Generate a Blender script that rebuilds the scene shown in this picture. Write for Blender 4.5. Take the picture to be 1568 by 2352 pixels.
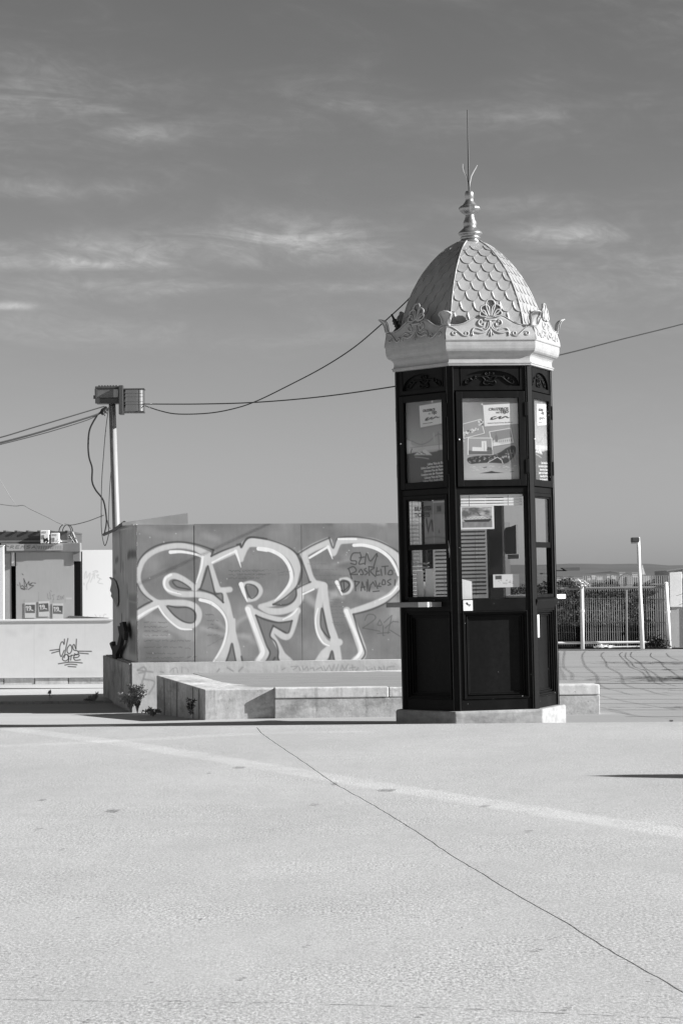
import bpy, math, random
import numpy as np
from mathutils import Vector, Matrix

random.seed(7)
RNG = np.random.RandomState(11)
S = bpy.context.scene
COL = S.collection
for o in list(bpy.data.objects):
    bpy.data.objects.remove(o)

# ------------------------------------------------------------------ camera
FPX = 5827.0                      # focal length in pixels of a 1568 x 2352 frame
EYE = Vector((0, 0, 1.5))
PITCH = math.atan((1338 - 1176) / FPX)
ROLL = math.radians(0.5)
_r0, _u0 = Vector((1, 0, 0)), Vector((0, -math.sin(PITCH), math.cos(PITCH)))
FWD = Vector((0, math.cos(PITCH), math.sin(PITCH)))
RGT = _r0 * math.cos(ROLL) - _u0 * math.sin(ROLL)
UPV = _u0 * math.cos(ROLL) + _r0 * math.sin(ROLL)
cam_data = bpy.data.cameras.new('camera')
cam_data.sensor_fit = 'VERTICAL'
cam_data.sensor_height = 22.2
cam_data.lens = FPX / 2352 * 22.2
cam_data.clip_start = 0.1
cam_data.clip_end = 20000
cam = bpy.data.objects.new('camera', cam_data)
COL.objects.link(cam)
m = Matrix((RGT, UPV, -FWD)).transposed().to_4x4()
m.translation = EYE
cam.matrix_world = m
S.camera = cam
S.render.resolution_x, S.render.resolution_y = 682, 1024

# ------------------------------------------------------------------ sun, sky, exposure
SUN_AZ, SUN_EL = math.radians(79), math.radians(26)      # azimuth from -Y towards +X
SUN = Vector((math.sin(SUN_AZ) * math.cos(SUN_EL), -math.cos(SUN_AZ) * math.cos(SUN_EL), math.sin(SUN_EL)))
sd = bpy.data.lights.new('sun', 'SUN')
sd.energy = 5.0
sd.angle = math.radians(0.5)
sd.color = (1.0, 1.0, 1.0)
so = bpy.data.objects.new('sun', sd)
so.rotation_euler = SUN.to_track_quat('Z', 'Y').to_euler()
so.location = (20, -5, 30)
COL.objects.link(so)

S.view_settings.view_transform = 'Standard'
S.view_settings.look = 'None'
S.view_settings.gamma = 1
S.view_settings.use_curve_mapping = False
S.view_settings.exposure = 0.85

world = bpy.data.worlds.new('World')
S.world = world
world.use_nodes = True


class NT:
    """small helper around a node tree"""
    def __init__(s, tree):
        s.t = tree
        s.n = tree.nodes
        s.l = tree.links

    def node(s, typ, **kw):
        n = s.n.new(typ)
        for k, v in kw.items():
            setattr(n, k, v)
        return n

    def put(s, sock, v):
        if isinstance(v, bpy.types.NodeSocket):
            s.l.new(v, sock)
        else:
            if hasattr(sock, 'default_value'):
                try:
                    sock.default_value = v
                except Exception:
                    sock.default_value = (v, v, v, 1) if len(sock.default_value) == 4 else (v, v, v)

    def math(s, op, a, b=0.0, c=None, clamp=False):
        n = s.node('ShaderNodeMath', operation=op, use_clamp=clamp)
        s.put(n.inputs[0], a)
        s.put(n.inputs[1], b)
        if c is not None:
            s.put(n.inputs[2], c)
        return n.outputs[0]

    def noise(s, vec, scale, detail=3, rough=0.55, dist=0.0):
        n = s.node('ShaderNodeTexNoise')
        if vec is not None:
            s.l.new(vec, n.inputs['Vector'])
        n.inputs['Scale'].default_value = scale
        n.inputs['Detail'].default_value = detail
        n.inputs['Roughness'].default_value = rough
        n.inputs['Distortion'].default_value = dist
        return n.outputs[0]

    def ramp(s, x, a, b, lo=0.0, hi=1.0, smooth=True):
        n = s.node('ShaderNodeMapRange')
        if smooth:
            n.interpolation_type = 'SMOOTHSTEP'
        s.put(n.inputs[0], x)
        n.inputs[1].default_value, n.inputs[2].default_value = a, b
        n.inputs[3].default_value, n.inputs[4].default_value = lo, hi
        return n.outputs[0]

    def scale(s, vec, v):
        n = s.node('ShaderNodeVectorMath', operation='MULTIPLY')
        s.l.new(vec, n.inputs[0])
        n.inputs[1].default_value = v
        return n.outputs[0]


def make_sky():
    w = NT(world.node_tree)
    w.n.clear()
    out = w.node('ShaderNodeOutputWorld')
    bg = w.node('ShaderNodeBackground')
    sky = w.node('ShaderNodeTexSky', sky_type='NISHITA')
    sky.sun_disc = False
    sky.sun_elevation = SUN_EL
    sky.sun_rotation = math.pi - SUN_AZ
    sky.air_density = 1.0
    sky.dust_density = 0.6
    sky.ozone_density = 1.0
    sep = w.node('ShaderNodeSeparateColor')
    w.l.new(sky.outputs[0], sep.inputs[0])
    # black and white film behind a red-ish filter: mostly red, a little green
    lum = w.math('ADD', w.math('MULTIPLY', sep.outputs[0], 0.75), w.math('MULTIPLY', sep.outputs[1], 0.25))
    lum = w.math('POWER', w.math('MULTIPLY', lum, SKY_GAIN), SKY_POW)
    tc = w.node('ShaderNodeTexCoord')
    xyz = w.node('ShaderNodeSeparateXYZ')
    w.l.new(tc.outputs['Generated'], xyz.inputs[0])
    az = w.math('ARCTAN2', xyz.outputs[0], xyz.outputs[1])
    el = w.math('ARCSINE', xyz.outputs[2])
    U = w.math('ADD', w.math('MULTIPLY', az, FPX), 784.0)
    V = w.math('SUBTRACT', 1338.0, w.math('MULTIPLY', el, FPX))
    comb = w.node('ShaderNodeCombineXYZ')
    w.l.new(w.math('MULTIPLY', U, 0.001), comb.inputs[0])
    w.l.new(w.math('MULTIPLY', w.math('SUBTRACT', V, w.math('MULTIPLY', U, 0.06)), 0.001), comb.inputs[1])
    # wispy cirrus noise, stretched along the horizon
    wis = w.noise(w.scale(comb.outputs[0], (3.0, 11.0, 1)), 1.0, 8, 0.62, 0.9)
    wis = w.ramp(wis, 0.36, 0.72)
    fine = w.noise(w.scale(comb.outputs[0], (14.0, 30.0, 1)), 1.0, 6, 0.6, 1.2)
    fine = w.ramp(fine, 0.3, 0.75, 0.55, 1.25)
    total = None
    for cx, cy, sx, sy, a in [
            (660, 545, 170, 42, .30), (380, 575, 420, 34, .20), (180, 606, 420, 14, .20), (300, 312, 110, 26, .16),
            (110, 225, 240, 80, .13), (1310, 545, 120, 24, .26), (30, 702, 60, 8, .32), (1530, 662, 70, 18, .17),
            (300, 665, 300, 26, .14), (880, 660, 200, 12, .12), (60, 440, 170, 20, .10), (1150, 300, 220, 50, .07),
            (780, 240, 150, 40, .08), (250, 440, 120, 22, .08), (1400, 640, 500, 120, .07), (300, 760, 900, 40, .05),
            (-900, 560, 500, 60, .2), (2600, 480, 600, 70, .2), (1250, 480, 180, 20, .07)]:
        dx = w.math('DIVIDE', w.math('SUBTRACT', U, cx), sx)
        dy = w.math('DIVIDE', w.math('SUBTRACT', V, w.math('ADD', cy, w.math('MULTIPLY', w.math('SUBTRACT', U, cx), 0.0))), sy)
        d2 = w.math('ADD', w.math('MULTIPLY', dx, dx), w.math('MULTIPLY', dy, dy))
        g = w.math('MULTIPLY', w.math('EXPONENT', w.math('MULTIPLY', d2, -1.0)), a)
        total = g if total is None else w.math('ADD', total, g)
    veil = w.math('MULTIPLY', w.ramp(w.noise(w.scale(comb.outputs[0], (0.9, 3.6, 1)), 1.0, 6, 0.62, 0.8), 0.38, 0.72), 0.075)
    veil = w.math('MULTIPLY', veil, w.ramp(V, 560, 900, 1.0, 0.15))
    cl = w.math('MULTIPLY', w.math('MULTIPLY', w.math('ADD', total, veil), w.math('ADD', wis, 0.22)), fine)
    cl = w.math('MULTIPLY', cl, 1.45)
    tot = w.math('ADD', lum, w.math('MULTIPLY', cl, 10.0 * CLOUD))
    w.l.new(tot, bg.inputs[0])
    bg.inputs[1].default_value = 0.1
    w.l.new(bg.outputs[0], out.inputs[0])


SKY_GAIN, SKY_POW, CLOUD = 0.39, 1.253, 0.34
make_sky()

# ------------------------------------------------------------------ photograph pixel -> point
def ray(x, y):
    return (RGT * ((x - 784) / FPX) + UPV * ((1176 - y) / FPX) + FWD)


def atY(x, y, Y):
    d = ray(x, y)
    return EYE + d * (Y / d.y)


def atZ(x, y, z):
    d = ray(x, y)
    return EYE + d * ((z - 1.5) / d.z)


def topx(P):
    """world points (N,3) -> photo pixels"""
    P = np.asarray(P, dtype=float) - np.array(EYE)
    zc = P @ np.array(FWD)
    return 784 + FPX * (P @ np.array(RGT)) / zc, 1176 - FPX * (P @ np.array(UPV)) / zc


# ------------------------------------------------------------------ materials
MATS = {}


def mat(name, base, rough=0.8, metal=0.0, spec=0.5, vary=None, bump=None, coords='Object', extra=None):
    """vary: list of (scale vec, amount, detail) grey multipliers; bump: (scale, strength, distance)"""
    if name in MATS:
        return MATS[name]
    M = bpy.data.materials.new(name)
    M.use_nodes = True
    t = NT(M.node_tree)
    b = t.n['Principled BSDF']
    b.inputs['Roughness'].default_value = rough
    b.inputs['Metallic'].default_value = metal
    b.inputs['Specular IOR Level'].default_value = spec
    tc = t.node('ShaderNodeTexCoord').outputs[coords]
    val = None
    if base == 'attr':
        a = t.node('ShaderNodeAttribute', attribute_name='Col')
        val = a.outputs['Fac']
    else:
        v = t.node('ShaderNodeValue')
        v.outputs[0].default_value = base
        val = v.outputs[0]
    for (sc, amt, det) in (vary or []):
        n = t.noise(t.scale(tc, sc), 1.0, det, 0.6)
        val = t.math('MULTIPLY', val, t.ramp(n, 0.25, 0.75, 1 - amt, 1 + amt, False))
    if extra:
        val = extra(t, tc, val, b)
    cc = t.node('ShaderNodeCombineColor')
    for i in range(3):
        t.l.new(val, cc.inputs[i])
    t.l.new(cc.outputs[0], b.inputs['Base Color'])
    if bump:
        sc, st, dist = bump
        n = t.noise(t.scale(tc, sc if isinstance(sc, tuple) else (sc, sc, sc)), 1.0, 4, 0.6)
        bn = t.node('ShaderNodeBump')
        bn.inputs['Strength'].default_value = st
        bn.inputs['Distance'].default_value = dist
        t.l.new(n, bn.inputs['Height'])
        t.l.new(bn.outputs[0], b.inputs['Normal'])
    MATS[name] = M
    return M


def seg_dist(t, tc, p, q):
    xy = t.node('ShaderNodeSeparateXYZ')
    t.l.new(tc, xy.inputs[0])
    dx, dy = q[0] - p[0], q[1] - p[1]
    L2 = dx * dx + dy * dy
    ax = t.math('SUBTRACT', xy.outputs[0], p[0])
    ay = t.math('SUBTRACT', xy.outputs[1], p[1])
    h = t.math('ADD', t.math('MULTIPLY', ax, dx / L2), t.math('MULTIPLY', ay, dy / L2), clamp=True)
    ex = t.math('SUBTRACT', ax, t.math('MULTIPLY', h, dx))
    ey = t.math('SUBTRACT', ay, t.math('MULTIPLY', h, dy))
    return t.math('SQRT', t.math('ADD', t.math('MULTIPLY', ex, ex), t.math('MULTIPLY', ey, ey)))


def worn_stripe(t, tc, val, px, half, gain):
    P = [atZ(x, y, 0) for x, y in px]
    d = None
    for p, q in zip(P[:-1], P[1:]):
        e = seg_dist(t, tc, p, q)
        d = e if d is None else t.math('MINIMUM', d, e)
    n = t.noise(t.scale(tc, (7, 5, 1)), 1.0, 4, 0.7)
    d = t.math('ADD', d, t.math('MULTIPLY', t.math('SUBTRACT', n, 0.5), half * .7))
    k = t.ramp(d, half * .55, half * 1.15, gain, 0.0)
    w = t.ramp(t.noise(t.scale(tc, (2.2, 1.5, 1)), 1.0, 3, 0.6), .3, .6, .55, 1.0)
    return t.math('MULTIPLY', val, t.math('ADD', 1.0, t.math('MULTIPLY', k, w)))


def plaza_extra(t, tc, val, b):
    val = worn_stripe(t, tc, val, [(30, 1674), (310, 1711), (640, 1766), (960, 1819), (1568, 1914), (1900, 1968)], .19, .19)
    val = worn_stripe(t, tc, val, [(-60, 1716), (180, 1706), (600, 1684), (800, 1680)], .20, .12)
    # pale and dark aggregate chips in the worn surface, patches of wear, a few stains
    vo = t.node('ShaderNodeTexVoronoi', feature='F1')
    t.l.new(t.scale(tc, (95, 95, 1)), vo.inputs['Vector'])
    sp = t.node('ShaderNodeSeparateColor')
    t.l.new(vo.outputs['Color'], sp.inputs[0])
    chip = t.ramp(sp.outputs[0], 0.0, 1.0, 0.66, 1.34, False)
    vo2 = t.node('ShaderNodeTexVoronoi', feature='F1')
    t.l.new(t.scale(tc, (38, 38, 1)), vo2.inputs['Vector'])
    sp2 = t.node('ShaderNodeSeparateColor')
    t.l.new(vo2.outputs['Color'], sp2.inputs[0])
    chip2 = t.ramp(sp2.outputs[1], 0.0, 1.0, 0.90, 1.09, False)
    dark = t.ramp(sp2.outputs[0], 0.93, 0.97, 1.0, 0.72)
    gr = t.ramp(t.noise(t.scale(tc, (210, 210, 1)), 1.0, 2, 0.6), 0.3, 0.7, 0.78, 1.22, False)
    big = t.ramp(t.noise(t.scale(tc, (0.55, 0.35, 1)), 1.0, 5, 0.6), 0.3, 0.7, 0.93, 1.06, False)
    mid = t.ramp(t.noise(t.scale(tc, (6, 3.0, 1)), 1.0, 4, 0.65), 0.3, 0.7, 0.96, 1.04, False)
    patch = t.ramp(t.noise(t.scale(tc, (0.9, 0.8, 1)), 1.0, 3, 0.6), 0.3, 0.7, 0.35, 1.25)
    g1 = t.ramp(t.noise(t.scale(tc, (75, 30, 1)), 1.0, 2, 0.7), 0.3, 0.7, -0.42, 0.42, False)
    g2 = t.ramp(t.noise(t.scale(tc, (22, 6, 1)), 1.0, 2, 0.7), 0.3, 0.7, -0.05, 0.05, False)
    g1 = t.math('ADD', 1.0, t.math('MULTIPLY', t.math('ADD', g1, g2), patch))
    sm = t.ramp(t.noise(t.scale(tc, (1.6, 0.5, 1)), 1.0, 4, 0.65), 0.25, 0.75, 0.955, 1.045, False)
    for k in (chip, chip2, dark, gr, big, mid, g1, sm):
        val = t.math('MULTIPLY', val, k)
    return val


M_plaza = mat('worn_aggregate', 0.445, 0.85, spec=0.3, extra=plaza_extra, bump=(130.0, 0.35, 0.003))


def lower_extra(t, tc, val, b):
    x = t.node('ShaderNodeSeparateXYZ')
    t.l.new(tc, x.inputs[0])
    n = t.noise(t.scale(tc, (0.5, 0.2, 1)), 1.0, 4, 0.6)
    k = t.math('ADD', x.outputs[0], t.math('MULTIPLY', n, 1.2))
    val = t.math('MULTIPLY', val, t.ramp(k, -2.0, 2.6, 1.0, 0.66))
    val = t.math('MULTIPLY', val, t.ramp(t.noise(t.scale(tc, (60, 25, 1)), 1.0, 3, 0.6), 0.3, 0.7, 0.92, 1.08, False))
    val = t.math('MULTIPLY', val, t.ramp(t.noise(t.scale(tc, (0.35, 1.3, 1)), 1.0, 5, 0.65), 0.3, 0.7, 0.93, 1.06, False))
    return val


M_lower = mat('old_asphalt', 0.47, 0.9, spec=0.2, extra=lower_extra, bump=(60.0, 0.3, 0.004))
M_joint = mat('joint_dirt', 0.05, 0.95)
M_line = mat('faded_line', 0.56, 0.85, vary=[((90, 90, 1), .14, 3), ((3, 3, 1), .06, 3)])
def grime(t, tc, val, b):
    a = t.ramp(t.noise(t.scale(tc, (1.6, 1.6, 3.0)), 1.0, 6, 0.7), .50, .66, 1.0, .66)
    c = t.ramp(t.noise(t.scale(tc, (14, 14, .8)), 1.0, 3, 0.6), .56, .70, 1.0, .74)
    d = t.ramp(t.noise(t.scale(tc, (35, 35, 35)), 1.0, 2, 0.6), .66, .74, 1.0, .6)
    for k in (a, c, d):
        val = t.math('MULTIPLY', val, k)
    return val


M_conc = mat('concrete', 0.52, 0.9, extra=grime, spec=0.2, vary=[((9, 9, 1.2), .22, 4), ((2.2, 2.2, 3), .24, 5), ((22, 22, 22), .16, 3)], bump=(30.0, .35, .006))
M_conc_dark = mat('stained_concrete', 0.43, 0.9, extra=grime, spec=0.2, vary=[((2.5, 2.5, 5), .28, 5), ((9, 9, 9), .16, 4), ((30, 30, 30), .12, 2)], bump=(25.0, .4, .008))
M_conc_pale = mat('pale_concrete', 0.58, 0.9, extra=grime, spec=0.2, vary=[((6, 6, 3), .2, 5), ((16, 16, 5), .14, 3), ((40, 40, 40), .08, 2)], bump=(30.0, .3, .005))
M_deck = mat('weathered_deck', 0.25, 0.8, vary=[((1.2, 22, 1), .16, 4), ((6, 30, 1), .08, 3)])
M_black = mat('black_gloss_paint', 0.0045, 0.5, spec=0.13, vary=[((5, 5, 1.2), .55, 5), ((24, 24, 24), .4, 4)], bump=((9, 9, 40), .12, .002))
M_blackm = mat('black_worn_edge', 0.045, 0.45, spec=0.5, vary=[((30, 30, 8), .6, 4)])
M_inner = mat('dark_interior', 0.006, 0.8, spec=.1)
M_silver = mat('silver_paint', 0.37, 0.55, metal=0.2, spec=0.5, vary=[((4, 4, 14), .16, 5), ((14, 14, 3), .10, 4), ((50, 50, 60), .06, 3)])
M_dull = mat('dull_silver', 0.36, 0.33, metal=0.75, spec=0.5, vary=[((12, 12, 20), .12, 3)])
M_silver2 = mat('silver_scale', 0.40, 0.45, metal=0.4, spec=0.5, vary=[((5, 5, 3), .16, 5), ((20, 20, 6), .08, 3)])
M_iron = mat('dark_iron', 0.06, 0.6, metal=0.3)
M_leaf_iron = mat('grey_leaf_metal', 0.14, 0.6)
M_white = mat('white_paint', 0.80, 0.55, vary=[((6, 6, 3), .05, 4), ((40, 40, 40), .03, 2)])
M_whitep = mat('white_pole_paint', 0.27, 0.5, vary=[((8, 8, 1.0), .08, 4), ((60, 60, 12), .1, 3)])
M_paint = mat('painted_surface', 'attr', 0.75, spec=0.3)
M_print = mat('printed_paper', 'attr', 0.35, spec=0.45)
M_wall = mat('graffiti_metal', 'attr', 0.6, spec=0.35, bump=((3, 3, 6), .1, .01))
M_grey = mat('grey_steel', 0.22, 0.5, vary=[((5, 5, 5), .1, 3)])
M_greyl = mat('pale_grey_sheet', 0.42, 0.6, vary=[((2, 2, 2), .07, 4), ((14, 14, 5), .05, 3)])
M_darkg = mat('dark_grey_steel', 0.07, 0.5)
M_rubber = mat('cable_rubber', 0.02, 0.6)
M_paper = mat('white_paper', 0.8, 0.6, vary=[((30, 30, 30), .04, 2)])
M_ink = mat('black_ink', 0.03, 0.6)
M_inkg = mat('grey_ink', 0.18, 0.6)
M_inkw = mat('white_ink', 0.75, 0.6)
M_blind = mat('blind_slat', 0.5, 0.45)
M_shelf = mat('shelf_board', 0.2, 0.5, vary=[((4, 4, 30), .15, 3)])
M_alu = mat('polished_aluminium', 0.4, 0.16, metal=1.0)
M_wire = mat('galvanised_wire', 0.28, 0.45, metal=0.3)
M_net = mat('loose_net', 0.3, 0.8)
M_scrub = mat('scrub_leaves', 0.024, 0.8, vary=[((0.5, 0.5, 1.2), .4, 4)])
M_scrubd = mat('dry_scrub', 0.07, 0.85, vary=[((1.8, 1.8, 3), .3, 4)])
M_bank = mat('bank_earth', 0.03, 0.95, vary=[((0.5, 0.5, 2), .4, 5)], bump=(3.0, .7, .15))
M_hill = mat('far_hill', 0.085, 0.95, vary=[((.01, .01, .05), .18, 6), ((.003, .003, .03), .15, 4)])
M_quarry = mat('quarry_face', 0.15, 0.95, vary=[((.02, .02, .1), .15, 4)])
M_tree = mat('far_tree', 0.06, 0.9, vary=[((.05, .05, .2), .5, 4)])
M_water = mat('river_water', 0.03, 0.12, spec=0.5, bump=((.3, .9, 1), .3, .3))
M_house = mat('white_render', 0.62, 0.8, vary=[((.2, .2, .2), .1, 2)])
M_roof = mat('tile_roof', 0.2, 0.9)
M_rag = mat('dark_rag', 0.03, 0.95)
M_weed = mat('weed_leaf', 0.22, 0.7, vary=[((30, 30, 30), .5, 2)])
M_weedd = mat('weed_stem', 0.36, 0.8)
M_torn = mat('torn_paper', 0.3, 0.9, vary=[((8, 8, 8), .3, 3)])


def glass(name, rough=0.0, tint=0.95):
    M = bpy.data.materials.new(name)
    M.use_nodes = True
    t = NT(M.node_tree)
    t.n.clear()
    out = t.node('ShaderNodeOutputMaterial')
    tr = t.node('ShaderNodeBsdfTransparent')
    tr.inputs[0].default_value = (tint, tint, tint, 1)
    gl = t.node('ShaderNodeBsdfGlossy')
    gl.inputs['Roughness'].default_value = rough
    fr = t.node('ShaderNodeLayerWeight')
    fr.inputs[0].default_value = 0.5
    fres = t.math('ADD', 0.012, t.math('MULTIPLY', t.math('POWER', fr.outputs['Facing'], 5.0), 0.9))
    mx = t.node('ShaderNodeMixShader')
    t.l.new(fres, mx.inputs[0])
    t.l.new(tr.outputs[0], mx.inputs[1])
    t.l.new(gl.outputs[0], mx.inputs[2])
    t.l.new(mx.outputs[0], out.inputs[0])
    return M


M_glass = glass('window_glass')
M_plexi = glass('clear_plastic', 0.0, 0.95)


# ------------------------------------------------------------------ mesh helpers
class MB:
    def __init__(s):
        s.v, s.f = [], []

    def add(s, vs, fs):
        k = len(s.v)
        s.v += [tuple(v) for v in vs]
        s.f += [tuple(i + k for i in f) for f in fs]
        return s

    def box(s, x0, x1, y0, y1, z0, z1, M=None):
        vs = [Vector((x, y, z)) for z in (z0, z1) for y in (y0, y1) for x in (x0, x1)]
        if M is not None:
            vs = [M @ v for v in vs]
        return s.add(vs, [(0, 2, 3, 1), (4, 5, 7, 6), (0, 1, 5, 4), (2, 6, 7, 3), (0, 4, 6, 2), (1, 3, 7, 5)])

    def prism(s, pts, vec):
        """closed polygon of 3-D points swept by vec"""
        n = len(pts)
        a = [Vector(p) for p in pts]
        b = [p + Vector(vec) for p in a]
        s.add(a + b, [tuple(range(n))[::-1], tuple(range(n, 2 * n))] + [(i, (i + 1) % n, n + (i + 1) % n, n + i) for i in range(n)])
        return s

    def lathe(s, prof, n, rot=0.0, c=(0, 0), flute=0, famp=0.0, frange=None):
        k = len(s.v)
        for (r, z) in prof:
            for i in range(n):
                a = rot + 2 * math.pi * i / n
                rr = r
                if flute and frange and frange[0] < z < frange[1]:
                    rr = r * (1 + famp * math.cos(flute * a))
                s.v.append((c[0] + rr * math.cos(a), c[1] + rr * math.sin(a), z))
        for j in range(len(prof) - 1):
            for i in range(n):
                a0, a1 = k + j * n + i, k + j * n + (i + 1) % n
                s.f.append((a0, a1, a1 + n, a0 + n))
        s.f.append(tuple(k + i for i in range(n))[::-1])
        s.f.append(tuple(k + (len(prof) - 1) * n + i for i in range(n)))
        return s

    def tube(s, pts, r, n=6, closed=False):
        """r: number or list"""
        pts = [Vector(p) for p in pts]
        N = len(pts)
        rs = r if isinstance(r, (list, tuple)) else [r] * N
        k = len(s.v)
        up = None
        for i, p in enumerate(pts):
            if closed:
                d = pts[(i + 1) % N] - pts[i - 1]
            else:
                d = pts[min(i + 1, N - 1)] - pts[max(i - 1, 0)]
            if d.length < 1e-9:
                d = Vector((0, 0, 1))
            d.normalize()
            if up is None:
                up = Vector((0, 0, 1)) if abs(d.z) < 0.9 else Vector((0, 1, 0))
            side = d.cross(up)
            if side.length < 1e-6:
                side = d.orthogonal()
            side.normalize()
            up = side.cross(d).normalized()
            for j in range(n):
                a = 2 * math.pi * j / n
                s.v.append(tuple(p + side * (rs[i] * math.cos(a)) + up * (rs[i] * math.sin(a))))
        for i in range(N if closed else N - 1):
            for j in range(n):
                a0, a1 = k + i * n + j, k + i * n + (j + 1) % n
                ni = ((i + 1) % N) * n
                b0, b1 = k + ni + j, k + ni + (j + 1) % n
                s.f.append((a0, a1, b1, b0))
        if not closed:
            s.f.append(tuple(k + j for j in range(n))[::-1])
            s.f.append(tuple(k + (N - 1) * n + j for j in range(n)))
        return s

    def mesh(s, name, mt, smooth=False):
        me = bpy.data.meshes.new(name)
        me.from_pydata(s.v, [], s.f)
        me.materials.append(mt)
        if smooth:
            me.polygons.foreach_set('use_smooth', [True] * len(me.polygons))
        me.update()
        return me

    def build(s, name, mt, parent=None, smooth=False, bevel=0.0, **kw):
        return link(name, s.mesh(name, mt, smooth), parent, bevel=bevel, **kw)


def link(name, me, parent=None, loc=None, rz=None, bevel=0.0, label=None, cat=None, group=None, kind=None):
    o = bpy.data.objects.new(name, me)
    COL.objects.link(o)
    if parent is not None:
        o.parent = parent
    if loc is not None:
        o.location = loc
    if rz is not None:
        o.rotation_euler = (0, 0, rz)
    if bevel:
        b = o.modifiers.new('edge', 'BEVEL')
        b.width = bevel
        b.segments = 2
        b.limit_method = 'ANGLE'
    return tag(o, label, cat, group, kind)


def tag(o, label=None, cat=None, group=None, kind=None):
    for k, v in (('label', label), ('category', cat), ('group', group), ('kind', kind)):
        if v:
            o[k] = v
    return o


def empty(name, loc, label, cat, group=None, rz=0.0):
    o = bpy.data.objects.new(name, None)
    o.empty_display_size = .2
    COL.objects.link(o)
    o.location = loc
    o.rotation_euler = (0, 0, rz)
    return tag(o, label, cat, group)


def smooth_line(pts, n=6, closed=False):
    """Catmull-Rom through points"""
    P = [Vector(p) if len(p) == 3 else Vector((p[0], p[1], 0)) for p in pts]
    out = []
    N = len(P)
    rng = range(N if closed else N - 1)
    for i in rng:
        p0 = P[(i - 1) % N] if (closed or i > 0) else P[0]
        p1, p2 = P[i], P[(i + 1) % N]
        p3 = P[(i + 2) % N] if (closed or i + 2 < N) else P[-1]
        for k in range(n):
            t = k / n
            out.append(0.5 * ((2 * p1) + (p2 - p0) * t + (2 * p0 - 5 * p1 + 4 * p2 - p3) * t * t + (3 * p1 - p0 - 3 * p2 + p3) * t ** 3))
    if not closed:
        out.append(P[-1])
    return out


# ------------------------------------------------------------------ painting on fine vertex grids
class Canvas:
    """grey values at points given in 2-D coordinates (X right, Y down)"""
    def __init__(s, X, Y, base):
        s.X, s.Y = X, Y
        s.c = np.full(X.shape, float(base)) if np.isscalar(base) else base.copy()

    def _mask(s, x0, x1, y0, y1):
        return np.nonzero((s.X > x0) & (s.X < x1) & (s.Y > y0) & (s.Y < y1))[0]

    def stroke(s, pts, w, val, soft=1.0, alpha=1.0, closed=False, curve=True, jitter=0.0):
        if curve and len(pts) > 2:
            q = np.array([(p.x, p.y) for p in smooth_line(pts, 6, closed)])
        else:
            q = np.array(pts, dtype=float)
        if closed:
            q = np.vstack([q, q[:1]])
        ws = np.interp(np.linspace(0, 1, len(q)), np.linspace(0, 1, len(w)), w) if isinstance(w, (list, tuple)) else np.full(len(q), float(w))
        wm = ws.max() / 2 + soft * 2 + 1
        idx = s._mask(q[:, 0].min() - wm, q[:, 0].max() + wm, q[:, 1].min() - wm, q[:, 1].max() + wm)
        if not len(idx):
            return s
        px, py = s.X[idx], s.Y[idx]
        best = np.full(len(idx), -1e9)
        for i in range(len(q) - 1):
            a, b = q[i], q[i + 1]
            d = b - a
            L = max(d @ d, 1e-9)
            t = np.clip(((px - a[0]) * d[0] + (py - a[1]) * d[1]) / L, 0, 1)
            dist = np.hypot(px - a[0] - t * d[0], py - a[1] - t * d[1])
            best = np.maximum(best, (ws[i] * (1 - t) + ws[i + 1] * t) / 2 - dist)
        k = np.clip(best / max(soft, 1e-6) * 0.5 + 0.5, 0, 1)
        k = k * k * (3 - 2 * k) * alpha
        s.c[idx] = s.c[idx] * (1 - k) + val * k
        return s

    def poly(s, pts, val, soft=1.0, alpha=1.0, curve=False):
        if curve:
            q = np.array([(p.x, p.y) for p in smooth_line(pts, 6, True)])
        else:
            q = np.array(pts, dtype=float)
        idx = s._mask(q[:, 0].min() - 2 * soft, q[:, 0].max() + 2 * soft, q[:, 1].min() - 2 * soft, q[:, 1].max() + 2 * soft)
        if not len(idx):
            return s
        px, py = s.X[idx], s.Y[idx]
        inside = np.zeros(len(idx), bool)
        dm = np.full(len(idx), 1e9)
        n = len(q)
        for i in range(n):
            a, b = q[i], q[(i + 1) % n]
            cond = ((a[1] > py) != (b[1] > py))
            xi = (b[0] - a[0]) * (py - a[1]) / (b[1] - a[1] + 1e-12) + a[0]
            inside ^= cond & (px < xi)
            d = b - a
            t = np.clip(((px - a[0]) * d[0] + (py - a[1]) * d[1]) / max(d @ d, 1e-9), 0, 1)
            dm = np.minimum(dm, np.hypot(px - a[0] - t * d[0], py - a[1] - t * d[1]))
        sd_ = np.where(inside, dm, -dm)
        k = np.clip(sd_ / soft * 0.5 + 0.5, 0, 1) * alpha
        s.c[idx] = s.c[idx] * (1 - k) + val * k
        return s

    def blob(s, x, y, rx, ry, val, alpha=1.0, hard=1.0):
        d = ((s.X - x) / rx) ** 2 + ((s.Y - y) / ry) ** 2
        k = np.exp(-d ** hard) * alpha
        s.c = s.c * (1 - k) + val * k
        return s


def vnoise(X, Y, sx, sy, seed=0, octaves=4):
    """value noise 0..1, on coordinates"""
    out = np.zeros_like(X)
    amp, tot = 1.0, 0.0
    for o in range(octaves):
        r = np.random.RandomState(seed + o * 17)
        T = r.rand(64, 64)
        x, y = X * sx * 2 ** o, Y * sy * 2 ** o
        xi, yi = np.floor(x).astype(int), np.floor(y).astype(int)
        fx, fy = x - xi, y - yi
        fx, fy = fx * fx * (3 - 2 * fx), fy * fy * (3 - 2 * fy)
        g = lambda a, b: T[a % 64, b % 64]
        out += amp * ((g(xi, yi) * (1 - fx) + g(xi + 1, yi) * fx) * (1 - fy) + (g(xi, yi + 1) * (1 - fx) + g(xi + 1, yi + 1) * fx) * fy)
        tot += amp
        amp *= 0.55
    return out / tot


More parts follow.
